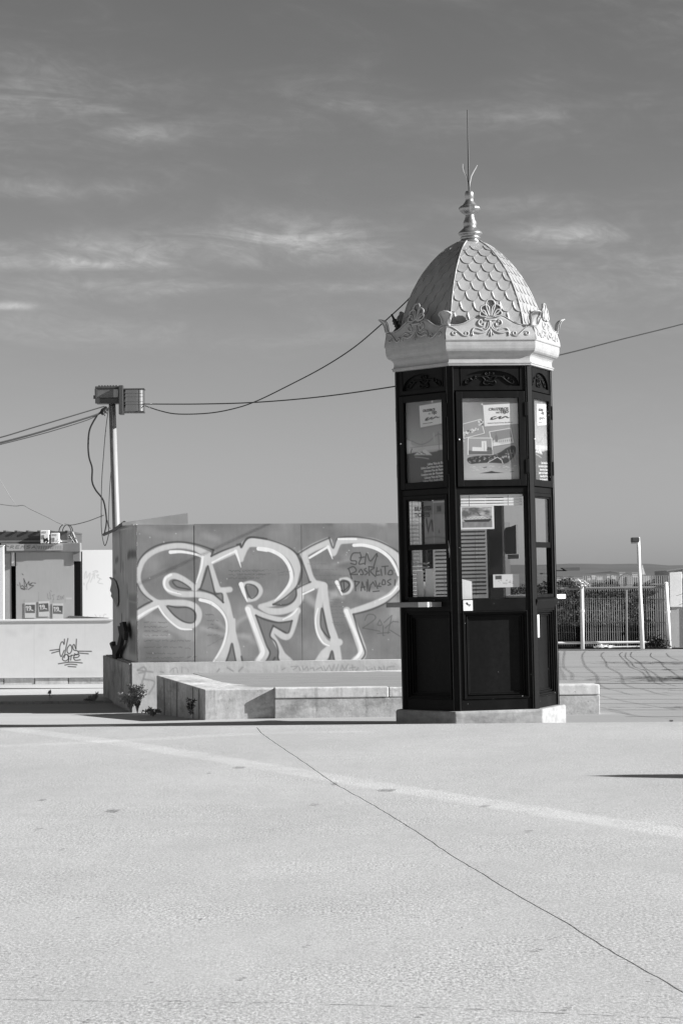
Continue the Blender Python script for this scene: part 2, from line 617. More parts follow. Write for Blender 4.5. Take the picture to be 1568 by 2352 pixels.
GLYPH = {
    'A': [[(0, 1), (.5, 0), (1, 1)], [(.2, .62), (.8, .62)]], 'B': [[(0, 1), (0, 0), (.7, .1), (.7, .4), (0, .5), (.9, .65), (.8, .95), (0, 1)]],
    'C': [[(1, .15), (.5, 0), (.05, .4), (.2, .9), (1, .9)]], 'D': [[(0, 0), (0, 1), (.8, .8), (.95, .4), (.5, .02), (0, 0)]],
    'E': [[(.9, 0), (0, .03), (0, 1), (.95, .97)], [(0, .5), (.75, .48)]], 'F': [[(.9, 0), (0, 0), (0, 1)], [(0, .5), (.7, .5)]],
    'G': [[(1, .15), (.4, 0), (0, .5), (.4, 1), (1, .8), (1, .55), (.6, .55)]], 'H': [[(0, 0), (0, 1)], [(1, 0), (1, 1)], [(0, .5), (1, .5)]],
    'I': [[(.5, 0), (.5, 1)]], 'J': [[(.8, 0), (.8, .8), (.3, 1), (0, .8)]], 'L': [[(0, 0), (0, 1), (.9, 1)]],
    'M': [[(0, 1), (.15, 0), (.5, .6), (.85, 0), (1, 1)]], 'N': [[(0, 1), (0, 0), (1, 1), (1, 0)]],
    'O': [[(.5, 0), (.05, .35), (.2, .9), (.7, .95), (.95, .5), (.5, 0)]], 'P': [[(0, 1), (.05, 0), (.8, .1), (.8, .45), (.05, .55)]],
    'R': [[(0, 1), (.05, 0), (.8, .1), (.75, .42), (.05, .5), (.95, 1)]], 'S': [[(.95, .08), (.3, 0), (.05, .28), (.8, .6), (.85, .9), (.1, 1)]],
    'T': [[(0, .02), (1, 0)], [(.5, 0), (.5, 1)]], 'U': [[(0, 0), (.05, .8), (.5, 1), (.95, .8), (1, 0)]], 'V': [[(0, 0), (.5, 1), (1, 0)]],
    'W': [[(0, 0), (.25, 1), (.5, .35), (.75, 1), (1, 0)]], 'X': [[(0, 0), (1, 1)], [(1, 0), (0, 1)]], 'Y': [[(0, 0), (.5, .5), (1, 0)], [(.5, .5), (.5, 1)]],
    'Z': [[(0, 0), (1, 0), (0, 1), (1, 1)]], '!': [[(.5, 0), (.5, .7)], [(.5, .95), (.5, 1)]], '2': [[(0, .2), (.4, 0), (.85, .25), (.1, .95), (1, 1)]],
    '0': [[(.5, 0), (.05, .5), (.5, 1), (.95, .5), (.5, 0)]], '7': [[(0, .05), (1, 0), (.45, 1)], [(.25, .5), (.9, .45)]], '1': [[(.2, .2), (.5, 0), (.5, 1)]],
    '9': [[(.9, .35), (.4, .5), (.1, .2), (.5, 0), (.9, .2), (.85, .7), (.4, 1)]], 'K': [[(0, 0), (0, 1)], [(.9, 0), (0, .55), (1, 1)]], 'Q': [[(.5, 0), (.05, .5), (.5, 1), (.95, .5), (.5, 0)], [(.6, .7), (1, 1)]],
}


def write(cv, text, x, y, h, w, val, lw, slope=0.0, slant=0.0, soft=1.0, alpha=1.0, gap=.35, jit=.06, curve=False, seed=1):
    rr = random.Random(seed)
    for i, ch in enumerate(text):
        if ch in GLYPH:
            for st in GLYPH[ch]:
                q = [(x + (a + rr.uniform(-jit, jit)) * w + slant * (1 - b) * h, y + (b + rr.uniform(-jit, jit)) * h + slope * (x + a * w)) for a, b in st]
                cv.stroke(q, lw, val, soft, alpha, curve=curve)
        x += w * (1 + gap) * (0.55 if ch in 'I!1' else 1)
    return cv


def scribble(cv, x, y, w, h, val, lw, seed, alpha=.8, slope=0.0, soft=1.5):
    """one illegible hand-written line, broken into words"""
    rr = random.Random(seed)
    cx = x
    while cx < x + w:
        L = min(rr.uniform(1.5, 5) * h * 1.6, x + w - cx)
        q, t = [], 0
        while t < L:
            q.append((cx + t, y + rr.uniform(-.5, .5) * h + slope * (cx + t - x)))
            t += h * rr.uniform(.3, .6)
        if len(q) > 2:
            cv.stroke(q, lw, val, soft, alpha * rr.uniform(.7, 1), curve=False)
        cx += L + h * 1.0
    return cv


def grid_object(name, P00, du, dv, nu, nv, paint, mt, parent=None, thick=None, xy=None, **kw):
    """a finely divided rectangle whose vertices carry painted grey values; with a back so that it has thickness"""
    a, b = np.meshgrid(np.linspace(0, 1, nu), np.linspace(0, 1, nv), indexing='xy')
    a, b = a.ravel(), b.ravel()
    P = np.array(P00)[None, :] + a[:, None] * np.array(du)[None, :] + b[:, None] * np.array(dv)[None, :]
    X, Y = xy(a, b, P)
    c = paint(X, Y)
    i, j = np.meshgrid(np.arange(nu - 1), np.arange(nv - 1), indexing='xy')
    k = (j * nu + i).ravel()
    faces = np.stack([k, k + 1, k + 1 + nu, k + nu], 1)
    V = P
    cc = c
    n0 = len(P)
    if thick is not None:
        t = np.array(thick)
        cor = np.array([0, nu - 1, nu * nv - 1, nu * (nv - 1)])
        V = np.vstack([P, P[cor], P[cor] + t])
        cc = np.concatenate([c, c[cor], c[cor]])
        f = n0
        q = np.array([[f + 4, f + 7, f + 6, f + 5], [f, f + 4, f + 5, f + 1], [f + 1, f + 5, f + 6, f + 2], [f + 2, f + 6, f + 7, f + 3], [f + 3, f + 7, f + 4, f]])
        faces = np.vstack([faces, q])
    me = bpy.data.meshes.new(name)
    me.vertices.add(len(V))
    me.vertices.foreach_set('co', V.astype(np.float32).ravel())
    me.loops.add(len(faces) * 4)
    me.loops.foreach_set('vertex_index', faces.astype(np.int32).ravel())
    me.polygons.add(len(faces))
    me.polygons.foreach_set('loop_start', np.arange(0, len(faces) * 4, 4, dtype=np.int32))
    me.polygons.foreach_set('loop_total', np.full(len(faces), 4, dtype=np.int32))
    me.update(calc_edges=True)
    at = me.color_attributes.new('Col', 'FLOAT_COLOR', 'POINT')
    cc = np.clip(cc, .004, .9).astype(np.float32)
    at.data.foreach_set('color', np.stack([cc, cc, cc, np.ones_like(cc)], 1).ravel())
    me.materials.append(mt)
    return link(name, me, parent, **kw)


def text_mesh(body, size, mt, name, parent, matrix, align='LEFT', bold=0.0, xs=1.0, depth=.0008, spacing=1.0):
    cu = bpy.data.curves.new(name, 'FONT')
    cu.body = body
    cu.size = size
    cu.align_x = align
    cu.extrude = depth
    cu.offset = bold
    cu.space_character = spacing
    cu.resolution_u = 3
    t = bpy.data.objects.new(name + '_tmp', cu)
    COL.objects.link(t)
    bpy.context.view_layer.update()
    me = bpy.data.meshes.new_from_object(t.evaluated_get(bpy.context.evaluated_depsgraph_get()))
    bpy.data.objects.remove(t)
    me.materials.clear()
    me.materials.append(mt)
    me.transform(matrix @ Matrix.Diagonal((xs, 1, 1, 1)))
    return link(name, me, parent)


# ================================================================== GROUND
EDGE_Y = atZ(784, 1663.5, 0.0).y         # far edge of the raised plaza slab


def low_z(x, y=0):
    t = min(max((x + 3.8) / 3.4, 0), 1)
    z = -0.145 + 0.05 * t * t * (3 - 2 * t)
    a = min(max((-x - 1.3) / 1.5, 0), 1)
    b = min(max((29.9 - y) / 1.5, 0), 1)
    return z - 0.085 * a * a * (3 - 2 * a) * b * b * (3 - 2 * b)


# the slab joint that runs diagonally towards the camera
jp = [(600, 1684), (640, 1712), (700, 1752), (765, 1798), (860, 1851), (950, 1906), (1040, 1968), (1100, 2002), (1160, 2040), (1230, 2080),
      (1300, 2120), (1380, 2172), (1450, 2212), (1510, 2246), (1568, 2281), (1700, 2362), (1900, 2480)]
joint = [atZ(x, y, 0) for x, y in jp]
jj = []
_rj = random.Random(5)
for p, q in zip(joint[:-1], joint[1:]):
    n = max(2, int((q - p).length / 0.12))
    for i in range(n):
        v = p.lerp(q, i / n)
        jj.append((v.x + _rj.uniform(-.004, .004), v.y + _rj.uniform(-.004, .004)))
jj.append((joint[-1].x, joint[-1].y))
jj = [(jj[0][0] - .08, EDGE_Y - .45)] + jj


def plaza_slab(name, pts, label=None):
    me = MB()
    me.prism([(x, y, 0) for x, y in pts], (0, 0, -.25))
    # top of the sheet
    return me.build(name, M_plaza, kind='structure')


LIP = EDGE_Y - 0.45
G = 0.0045
left_side = [(x - G, y) for x, y in jj]
right_side = [(x + G, y) for x, y in jj]
# big foreground slabs, either side of the joint, and the kerb strip along the far edge
plaza_slab('plaza', [(-14, LIP)] + [(-14, -6), (jj[-1][0], -6)] + left_side[::-1])
plaza_slab('plaza', right_side + [(jj[-1][0] + .01, -6), (16, -6), (16, LIP)])
MB().prism([(-14, LIP + .012, -.002), (16, LIP + .012, -.002), (16, EDGE_Y, -.004), (-14, EDGE_Y, -.004)][::-1], (0, 0, -.25)).build('kerb_strip', M_plaza, kind='structure')
# dark joint bed under the slabs
MB().prism([(-14, -6, -.03), (16, -6, -.03), (16, EDGE_Y - .02, -.03), (-14, EDGE_Y - .02, -.03)][::-1], (0, 0, -.2)).build('joint_ground', M_joint, kind='structure')


def band(name, pts, ws, mt, z):
    """flat line of varying width on the ground; pts in photo pixels"""
    c = [atZ(x, y, z) for x, y in pts]
    c = smooth_line([tuple(p) for p in c], 10)
    w = np.interp(np.linspace(0, 1, len(c)), np.linspace(0, 1, len(ws)), ws)
    rr = random.Random(len(pts))
    L, R = [], []
    for i, p in enumerate(c):
        d = (c[min(i + 1, len(c) - 1)] - c[max(i - 1, 0)])
        d.z = 0
        d.normalize()
        n = Vector((-d.y, d.x, 0))
        L.append(p + n * (w[i] / 2 + rr.uniform(-.012, .012)))
        R.append(p - n * (w[i] / 2 + rr.uniform(-.012, .012)))
    mb = MB()
    mb.add(L + R, [(i, i + 1, len(c) + i + 1, len(c) + i) for i in range(len(c) - 1)])
    return mb.build(name, mt, kind='structure')


def faded(name, base, alpha):
    M = bpy.data.materials.new(name)
    M.use_nodes = True
    t = NT(M.node_tree)
    b = t.n['Principled BSDF']
    b.inputs['Roughness'].default_value = .85
    tc = t.node('ShaderNodeTexCoord').outputs['Object']
    v = t.ramp(t.noise(t.scale(tc, (120, 120, 1)), 1, 3), .3, .7, base * .85, base * 1.15, False)
    cc = t.node('ShaderNodeCombineColor')
    for i in range(3):
        t.l.new(v, cc.inputs[i])
    t.l.new(cc.outputs[0], b.inputs['Base Color'])
    a = t.ramp(t.noise(t.scale(tc, (25, 25, 1)), 1, 5, .7), .3, .62, 0, alpha)
    t.l.new(a, b.inputs['Alpha'])
    t.put(b.inputs['Specular IOR Level'], .2)
    return M


M_fade = faded('worn_line_paint', .64, .9)
M_fade2 = faded('worn_faint_line', .58, .5)
M_stain = faded('oil_stain', .14, .6)
band('ground_seam', [(-40, 2292), (150, 2298), (500, 2301), (800, 2308), (1100, 2318), (1400, 2332), (1620, 2340)], [.003, .006, .003, .007, .005], faded('dirt_seam', .08, .6), .0015)
rs = random.Random(3)
stains = [(710, 2171, 13, 3), (558, 2246, 16, 3.5), (345, 2256, 12, 2.5), (208, 2342, 16, 4), (1234, 2181, 22, 3.5), (1272, 2154, 12, 2.5), (1304, 2315, 15, 3.5), (970, 2331, 15, 2.5), (1006, 2112, 11, 2),
          (890, 1814, 36, 4.5), (770, 1799, 10, 4), (262, 1861, 26, 5), (100, 1836, 14, 2.5), (722, 1847, 18, 2), (1115, 1850, 18, 2), (552, 1762, 22, 2.5), (460, 2111, 12, 2), (145, 1950, 8, 2), (1105, 1943, 7, 2),
          (180, 2107, 12, 1.6), (90, 1903, 14, 2), (480, 1776, 10, 2), (1060, 2130, 4, 3), (1215, 1908, 22, 1.5), (820, 2111, 10, 1.5), (1497, 2250, 12, 2), (86, 2240, 8, 2), (0, 2175, 6, 4)]
for (x, y, rx, ry) in stains:
    mb = MB()
    rx, ry = rx * .62, ry * .62
    c = [atZ(x + rx * math.cos(a) * rs.uniform(.75, 1.15), y + ry * math.sin(a) * rs.uniform(.75, 1.15), .008) for a in [i * math.pi / 7 for i in range(14)]]
    mb.add(c, [tuple(range(14))[::-1]])
    tag(mb.build('ground_stain', M_stain), None, None, None, 'stuff')

# lower ground beyond the kerb: one sheet reaching the river bank, then the river to the horizon
xs = [-16 + i * 0.4 for i in range(81)]
ys = [EDGE_Y - .3 + i * 0.25 for i in range(20)] + [EDGE_Y + 4.7 + i * 1.0 for i in range(40)]
mb = MB()
for y in ys:
    for x in xs:
        mb.v.append((x, y, low_z(x, y)))
for j in range(len(ys) - 1):
    for i in range(len(xs) - 1):
        k = j * len(xs) + i
        mb.f.append((k, k + 1, k + 1 + len(xs), k + len(xs)))
mb.build('ground', M_lower, kind='structure', smooth=True)
MB().prism([(-300, -200, -.5), (300, -200, -.5), (300, 75, -.5), (-300, 75, -.5)][::-1], (0, 0, -3)).build('quay_ground', M_lower, kind='structure')
MB().add([(-9000, 74, -3), (9000, 74, -3), (9000, 9000, -3), (-9000, 9000, -3)], [(0, 1, 2, 3)]).build('river_water', M_water, kind='structure')
MB().prism([(-60, -30, -.3), (60, -30, -.3), (60, -6.02, -.05), (-60, -6.02, -.05)][::-1], (0, 0, -.2)).build('plaza_ground', M_lower, kind='structure')
for sx in (-1, 1):
    a, b = sorted((sx * 16.02, sx * 200))
    if sx < 0:
        a, b = -200, -16.02
    MB().add([(a, -200, -.16), (b, -200, -.16), (b, 75, -.16), (a, 75, -.16)], [(0, 1, 2, 3)]).build('side_ground', M_lower, kind='structure')

# raised far pavement at the back of the site, edge seen as a dirty line
pe0 = atZ(-30, 1618, -.14)
pe1 = atZ(300, 1614, -.14)
fp = MB()
fp.prism([(-16, pe0.y, -.115), (pe1.x + .9, pe1.y + .1, -.115), (pe1.x + 1.2, 62, -.115), (-16, 62, -.115)][::-1], (0, 0, -.1))
fp.build('pavement', mat('far_pavement', .5, .9, vary=[((.6, 2.5, 1), .05, 4), ((30, 12, 1), .06, 2)]), kind='structure')
ks = MB()
x = -9.0
rk = random.Random(8)
while x < pe1.x + .8:
    L = rk.uniform(.12, .3)
    ks.box(x, x + L - .03, pe1.y - .035 + (pe1.x - x) * -.002, pe1.y + .02, -.15, -.108)
    x += L
ks.build('kerb_edge', M_conc_dark, kind='structure')

# ================================================================== GRAFFITI BOX
WR = math.radians(10)
wd = Vector((math.cos(WR), math.sin(WR), 0))          # along the front
wn = Vector((math.sin(WR), -math.cos(WR), 0))         # outward normal of the front
ws_ = Vector((-math.sin(WR), math.cos(WR), 0))        # along the side, away
C0 = atY(315, 1525, 32.4)


def on_wall(x, y, off=0.0):
    d = ray(x, y)
    t = (C0 + wn * off - EYE).dot(wn) / d.dot(wn)
    return EYE + d * t


def wu(x, y=1360):
    return (on_wall(x, y) - C0).dot(wd)


WM = Matrix((wd, ws_, Vector((0, 0, 1)))).transposed().to_4x4()
WM.translation = Vector((C0.x, C0.y, 0))
Z0 = on_wall(330, 1522).z
Z1 = on_wall(330, 1204).z
W, D = 4.9, 3.6
box_root = empty('graffiti_hoarding', (C0.x, C0.y, Z0), 'big metal-clad box covered in bubble letter graffiti on a concrete base', 'hoarding', rz=WR)


def paint_wall(X, Y):
    N = vnoise(X, Y, .02, .02, 1, 5)
    N2 = vnoise(X, Y, .006, .012, 9, 3)
    cv = Canvas(X, Y, .175 + .11 * (N - .5) + .12 * (N2 - .5))
    # crop A: photo detail at 2.8x from (340,1720); crop B at 2.7034x from (800,1720)
    A = lambda p: [((340 + x / 2.8) / 1.4694, (1720 + y / 2.8) / 1.4694) for x, y in p]
    B = lambda p: [((800 + x / 2.7034) / 1.4694, (1720 + y / 2.7034) / 1.4694) for x, y in p]
    ka, kb = 1 / 2.8 / 1.4694, 1 / 2.7034 / 1.4694
    LIGHT, DARK, HI = .47, .05, .66
    # washed clouds and dirt
    for (q, w, v, a) in [([(900, 130), (1200, 150), (1568, 120)], 60, .12, .35), ([(560, 180), (700, 190), (800, 160)], 60, .12, .45), ([(360, 160), (600, 240), (860, 230)], 70, .30, .25),
                         ([(450, 1010), (700, 1120), (860, 1200)], 90, .36, .35), ([(960, 1120), (1180, 1180), (1400, 1200)], 40, .36, .5), ([(1100, 1060), (1230, 1150), (1300, 1060), (1400, 1000)], 34, .36, .5),
                         ([(1230, 800), (1260, 900), (1250, 960)], 70, .13, .35), ([(380, 400), (600, 470), (800, 560)], 60, .17, .3), ([(980, 240), (1100, 280)], 60, .32, .3), ([(420, 1190), (650, 1200)], 34, .36, .45)]:
        cv.stroke(A(q), w * ka, v, 26 * ka, a)
    for (q, w, v, a) in [([(640, 800), (760, 880), (900, 760)], 60, .36, .5), ([(700, 700), (960, 800)], 30, .38, .5), ([(980, 430), (1200, 520)], 60, .3, .25), ([(1150, 760), (1400, 820), (1430, 960)], 90, .34, .4),
                         ([(60, 1150), (160, 1210)], 40, .34, .3), ([(820, 120), (850, 130)], 30, .07, .6), ([(1230, 110), (1340, 130)], 30, .4, .4), ([(690, 500), (950, 560), (1020, 580)], 60, .28, .3),
                         ([(880, 500), (1010, 460)], 26, .33, .4)]:
        cv.stroke(B(q), w * kb, v, 26 * kb, a)
    # pale outline bands
    for q, w in [([(1010, 430), (900, 370), (760, 340), (620, 355), (500, 400), (410, 470), (365, 560), (355, 650), (385, 740), (450, 820), (540, 890)], [60, 34, 40, 40, 36, 40, 44, 36, 36, 36, 50]),
                 ([(330, 1010), (440, 945), (540, 885)], [70, 60, 50]),
                 ([(890, 745), (830, 695), (760, 650), (690, 625), (630, 650), (615, 700), (650, 760), (720, 790), (800, 800), (900, 800), (1000, 815), (1080, 850), (1150, 905), (1200, 970), (1228, 1050), (1235, 1150), (1205, 1260), (1155, 1360), (1110, 1440)], 44),
                 ([(540, 885), (620, 880), (720, 880), (810, 885), (890, 915), (925, 965), (925, 1025), (895, 1075), (840, 1100), (770, 1090), (690, 1040), (620, 960), (560, 890)], 44),
                 ([(1000, 470), (1040, 560), (1075, 660), (1105, 750), (1160, 765)], [60, 44, 40, 50, 40]), ([(980, 470), (950, 600), (920, 720)], [50, 36, 40]),
                 ([(1050, 480), (1160, 430), (1290, 370)], 56), ([(1300, 380), (1325, 470)], 40), ([(1160, 762), (1220, 755)], 40),
                 ([(1150, 780), (1195, 900), (1225, 1030), (1250, 1180), (1285, 1320), (1305, 1450)], [50, 44, 40, 50, 50, 44]), ([(1260, 1040), (1240, 1180), (1190, 1330), (1140, 1450)], [20, 40, 60, 70]),
                 ([(1330, 440), (1350, 360), (1400, 310), (1568, 320)], [30, 50, 56, 60])]:
        w = [k * ka for k in w] if isinstance(w, list) else w * ka
        cv.stroke(A(q), [k * 1.28 for k in w] if isinstance(w, list) else w * 1.28, LIGHT, 9 * ka, .95)
    for q, w in [([(40, 430), (70, 340), (120, 300), (260, 308), (400, 350), (490, 420), (543, 510), (555, 600), (525, 690), (465, 765), (385, 830), (300, 862), (215, 875)], [40, 60, 66, 66, 70, 66, 64, 56, 56, 56, 50, 40, 20]),
                 ([(70, 680), (130, 668), (195, 695), (215, 750), (175, 805), (110, 825)], 30), ([(210, 885), (300, 925), (420, 925), (520, 880), (575, 800), (570, 745), (620, 710), (720, 680), (790, 690)], [30, 46, 46, 50, 50, 40, 60, 50, 40]),
                 ([(110, 905), (165, 1050), (215, 1190), (250, 1310), (210, 1390)], [60, 64, 64, 72, 80]), ([(150, 930), (280, 985), (420, 1010), (500, 975), (550, 925)], 44),
                 ([(550, 910), (515, 1050), (470, 1150), (420, 1155), (340, 1100), (315, 1145), (365, 1235), (405, 1330), (450, 1400)], [40, 40, 44, 44, 44, 40, 44, 60, 96]),
                 ([(590, 410), (700, 345), (830, 290)], 56), ([(840, 300), (875, 400)], 40), ([(885, 390), (925, 295), (1000, 280), (1100, 278), (1230, 292), (1350, 340), (1430, 405), (1480, 480), (1500, 600), (1470, 700), (1400, 785), (1300, 840), (1200, 880), (1050, 930)], [40, 50, 46, 44, 50, 50, 50, 44, 44, 44, 50, 46, 44, 40]),
                 ([(615, 420), (640, 520), (670, 620), (720, 690)], 46), ([(785, 700), (748, 850), (735, 1000), (752, 1120), (795, 1200), (850, 1245), (800, 1320), (740, 1400)], [60, 50, 46, 46, 46, 40, 70, 60]),
                 ([(790, 700), (815, 880), (850, 1050), (890, 1200), (920, 1400)], [50, 44, 44, 60, 60]), ([(1000, 920), (1060, 1060), (1110, 1190), (1140, 1310), (1080, 1390)], [50, 56, 60, 60, 70]),
                 ([(945, 640), (1010, 635), (1045, 690), (1015, 750), (960, 765)], 24), ([(880, 1210), (930, 1210)], 50)]:
        w = [k * kb for k in w] if isinstance(w, list) else w * kb
        cv.stroke(B(q), [k * 1.28 for k in w] if isinstance(w, list) else w * 1.28, LIGHT, 9 * kb, .95)
    # darker letter fills
    for q in [[(680, 680), (720, 670), (790, 700), (850, 748), (790, 745), (720, 725)], [(630, 910), (720, 925), (820, 925), (880, 960), (900, 1000), (890, 1050), (850, 1072), (780, 1055), (710, 1010), (660, 960)],
              [(1010, 535), (945, 750), (1080, 800)], [(1085, 800), (1145, 795), (1155, 870)], [(1180, 1450), (1240, 1265), (1280, 1450)]]:
        cv.poly(A(q), .17, 6 * ka)
    for q in [[(80, 690), (150, 690), (190, 735), (175, 785), (120, 805)], [(330, 865), (440, 868), (510, 830), (540, 780), (530, 725), (450, 810)], [(172, 965), (380, 1028), (500, 1015), (470, 1120), (420, 1110), (330, 1060), (300, 1150), (375, 1290), (380, 1390), (270, 1390), (300, 1310)],
              [(775, 900), (760, 1000), (772, 1090), (845, 1170)], [(950, 650), (1010, 655), (1028, 690), (1008, 738), (962, 750)], [(585, 520), (655, 655), (540, 705)], [(835, 1390), (865, 1290), (890, 1390)]]:
        cv.poly(B(q), .15, 6 * kb)
    # dark outlines
    for q in [[(345, 535), (370, 470), (430, 400), (520, 345), (640, 312), (760, 306), (880, 322), (980, 350), (1065, 382)], [(1065, 382), (1045, 440)], [(1045, 440), (1150, 390), (1260, 350), (1320, 325)], [(1320, 325), (1330, 352), (1370, 290), (1420, 262), (1500, 268), (1568, 278)],
              [(345, 700), (380, 770), (430, 825), (485, 865)], [(485, 865), (420, 895), (345, 942)], [(1010, 535), (980, 640), (940, 752)], [(935, 752), (1010, 775), (1080, 800)], [(1080, 800), (1050, 670), (1015, 535)],
              [(1085, 800), (1145, 795), (1155, 875)], [(1085, 812), (1160, 878)], [(1180, 1450), (1215, 1350), (1240, 1265), (1260, 1350), (1280, 1450)]]:
        cv.stroke(A(q), 16 * ka, DARK, 8 * ka, .92)
    for q in [[(680, 680), (720, 668), (790, 700), (852, 750), (790, 745), (720, 728)], [(630, 910), (720, 925), (820, 925), (880, 960), (900, 1000), (890, 1050), (850, 1072), (780, 1055), (710, 1010), (660, 960)]]:
        cv.stroke(A(q), 14 * ka, DARK, 7 * ka, .92, closed=True)
    for q in [[(0, 320), (30, 320), (40, 345), (70, 285), (120, 252), (260, 268), (400, 310), (500, 365), (550, 410)], [(550, 410), (582, 500), (588, 600), (545, 700), (440, 800), (330, 865)], [(330, 865), (440, 870), (510, 835), (540, 780), (535, 725)],
              [(535, 725), (600, 690), (670, 660)], [(565, 410), (610, 520), (660, 660)], [(555, 405), (680, 330), (840, 258)], [(840, 258), (875, 350), (905, 275), (960, 252), (1090, 250), (1250, 275), (1380, 330), (1490, 400)],
              [(172, 965), (220, 1100), (270, 1240), (300, 1310), (262, 1390)], [(172, 965), (260, 1005), (380, 1030), (500, 1015)], [(500, 1015), (470, 1120), (420, 1110), (330, 1060)], [(330, 1060), (300, 1150), (350, 1210), (375, 1290), (372, 1350), (390, 1390)],
              [(835, 1390), (865, 1290), (888, 1390)], [(1060, 955), (1200, 920), (1330, 865), (1420, 800), (1490, 730)], [(1060, 955), (1100, 1100), (1140, 1220), (1168, 1310), (1130, 1375)], [(40, 1340), (50, 1390)], [(345, 1350), (320, 1395)]]:
        cv.stroke(B(q), 16 * kb, DARK, 8 * kb, .92)
    for q in [[(80, 690), (150, 690), (190, 735), (175, 785), (120, 805)], [(775, 900), (760, 1000), (772, 1090), (845, 1172), (815, 1080)], [(950, 650), (1010, 655), (1028, 690), (1008, 738), (962, 750)]]:
        cv.stroke(B(q), 14 * kb, DARK, 6 * kb, .9, closed=True)
    # white highlights
    for q, w in [([(660, 402), (760, 398), (880, 418), (965, 448)], [34, 26, 20, 22]), ([(965, 448), (950, 550), (905, 690)], [22, 20, 8]), ([(665, 615), (612, 650), (602, 715), (640, 765), (760, 800)], [22, 24, 22, 20, 8]),
                 ([(940, 852), (1040, 880), (1130, 950), (1183, 1040), (1190, 1150), (1160, 1270), (1110, 1370), (1068, 1432)], [30, 34, 26, 20, 20, 22, 20, 16]), ([(345, 1022), (450, 955), (545, 912)], [26, 22, 18]),
                 ([(545, 912), (600, 995), (680, 1075), (760, 1125), (860, 1132)], [16, 18, 18, 20, 12]), ([(1055, 500), (1150, 450), (1275, 392)], [18, 16, 18]), ([(1275, 392), (1300, 460), (1325, 545)], [30, 18, 5]),
                 ([(1325, 705), (1352, 790), (1385, 872)], [40, 26, 4]), ([(1392, 945), (1430, 1060), (1490, 1220), (1532, 1345)], [46, 30, 26, 30]), ([(1532, 1345), (1485, 1425)], 34), ([(1490, 370), (1568, 382)], 34)]:
        w = [k * ka for k in w] if isinstance(w, list) else w * ka
        cv.stroke(A(q), w, HI, 4 * ka, 1)
    for q, w in [([(195, 355), (300, 370), (400, 420), (460, 490), (492, 570), (490, 650), (440, 735), (345, 832)], [34, 34, 34, 32, 32, 32, 26, 10]), ([(38, 680), (62, 750), (95, 842)], [40, 26, 4]), ([(95, 905), (150, 1040), (205, 1190), (240, 1300), (190, 1385)], [40, 28, 26, 30, 22]),
                 ([(420, 1002), (500, 960), (550, 905)], [10, 16, 14]), ([(660, 440), (740, 392), (830, 338)], [18, 20, 20]), ([(830, 338), (870, 450)], [26, 5]), ([(1065, 325), (1160, 325), (1280, 360), (1380, 430), (1440, 520), (1468, 600)], [30, 30, 32, 30, 26, 16]),
                 ([(1460, 700), (1400, 770), (1290, 825)], [16, 16, 6]), ([(995, 925), (1050, 1060), (1100, 1180), (1128, 1290), (1070, 1370)], [40, 28, 26, 30, 24]), ([(738, 900), (715, 1000), (730, 1120), (780, 1210), (840, 1242)], [8, 14, 16, 14, 10]), ([(908, 662), (930, 712), (957, 780)], [34, 24, 4]),
                 ([(600, 772), (700, 725)], 16), ([(925, 268), (1085, 268)], 18)]:
        w = [k * kb for k in w] if isinstance(w, list) else w * kb
        cv.stroke(B(q), w, HI, 4 * kb, 1)
    # black marker tag: SEM / ROSREITO / D PALHACOS!
    blk = .035
    for q in [[(1110, 395), (1055, 400), (1035, 460), (1085, 470), (1080, 500), (1035, 490)], [(1120, 390), (1130, 440), (1110, 495), (1160, 490)], [(1115, 440), (1160, 432)], [(1165, 500), (1180, 400), (1215, 470), (1275, 400), (1245, 520)],
              [(1010, 540), (1060, 520), (1085, 560), (1030, 590), (1110, 590)], [(1020, 545), (1045, 630)], [(1110, 570), (1130, 545), (1150, 590), (1110, 590)], [(1175, 535), (1160, 550), (1190, 575), (1165, 595)], [(1200, 520), (1205, 600)], [(1200, 520), (1250, 530), (1215, 560), (1260, 610)],
              [(1275, 530), (1265, 600), (1300, 595)], [(1268, 565), (1295, 560)], [(1310, 545), (1318, 600)], [(1320, 520), (1375, 515)], [(1348, 520), (1352, 590)], [(1390, 555), (1375, 590), (1415, 590), (1410, 555), (1390, 555)],
              [(1075, 650), (1080, 740)], [(1070, 655), (1115, 660), (1085, 700)], [(1130, 740), (1140, 660), (1165, 735)], [(1130, 710), (1165, 705)], [(1180, 660), (1185, 745)], [(1190, 640), (1200, 740)], [(1215, 700), (1205, 745)],
              [(1215, 690), (1240, 660), (1260, 700)], [(1260, 650), (1280, 720)], [(1300, 670), (1285, 700), (1310, 700)], [(1330, 640), (1320, 680), (1350, 680), (1345, 645), (1330, 640)], [(1400, 635), (1370, 655), (1400, 680), (1375, 690)], [(1440, 640), (1437, 690)],
              [(945, 660), (990, 655), (1020, 690), (975, 740), (950, 740)], [(970, 650), (978, 745)], [(1240, 748), (1295, 742)], [(1270, 405), (1280, 425)]]:
        cv.stroke(B(q), 11 * kb, blk, 4 * kb, .92, curve=len(q) > 3)
    g = .07
    for q in [[(1165, 1010), (1190, 960), (1245, 960), (1255, 1000), (1145, 1080)], [(1145, 1080), (1230, 1095), (1300, 1110)], [(1300, 1005), (1280, 1050), (1320, 1050), (1300, 1005)], [(1340, 1030), (1410, 965), (1375, 1130)], [(1350, 1080), (1420, 1020), (1470, 1025)], [(1280, 1130), (1390, 1120)], [(1330, 1060), (1330, 1150)], [(1395, 1100), (1500, 1165)],
              [(1480, 740), (1465, 760)]]:
        cv.stroke(B(q), 10 * kb, g, 5 * kb, .75, curve=len(q) > 3)
    # small marker writing, too worn to read
    sc = 0
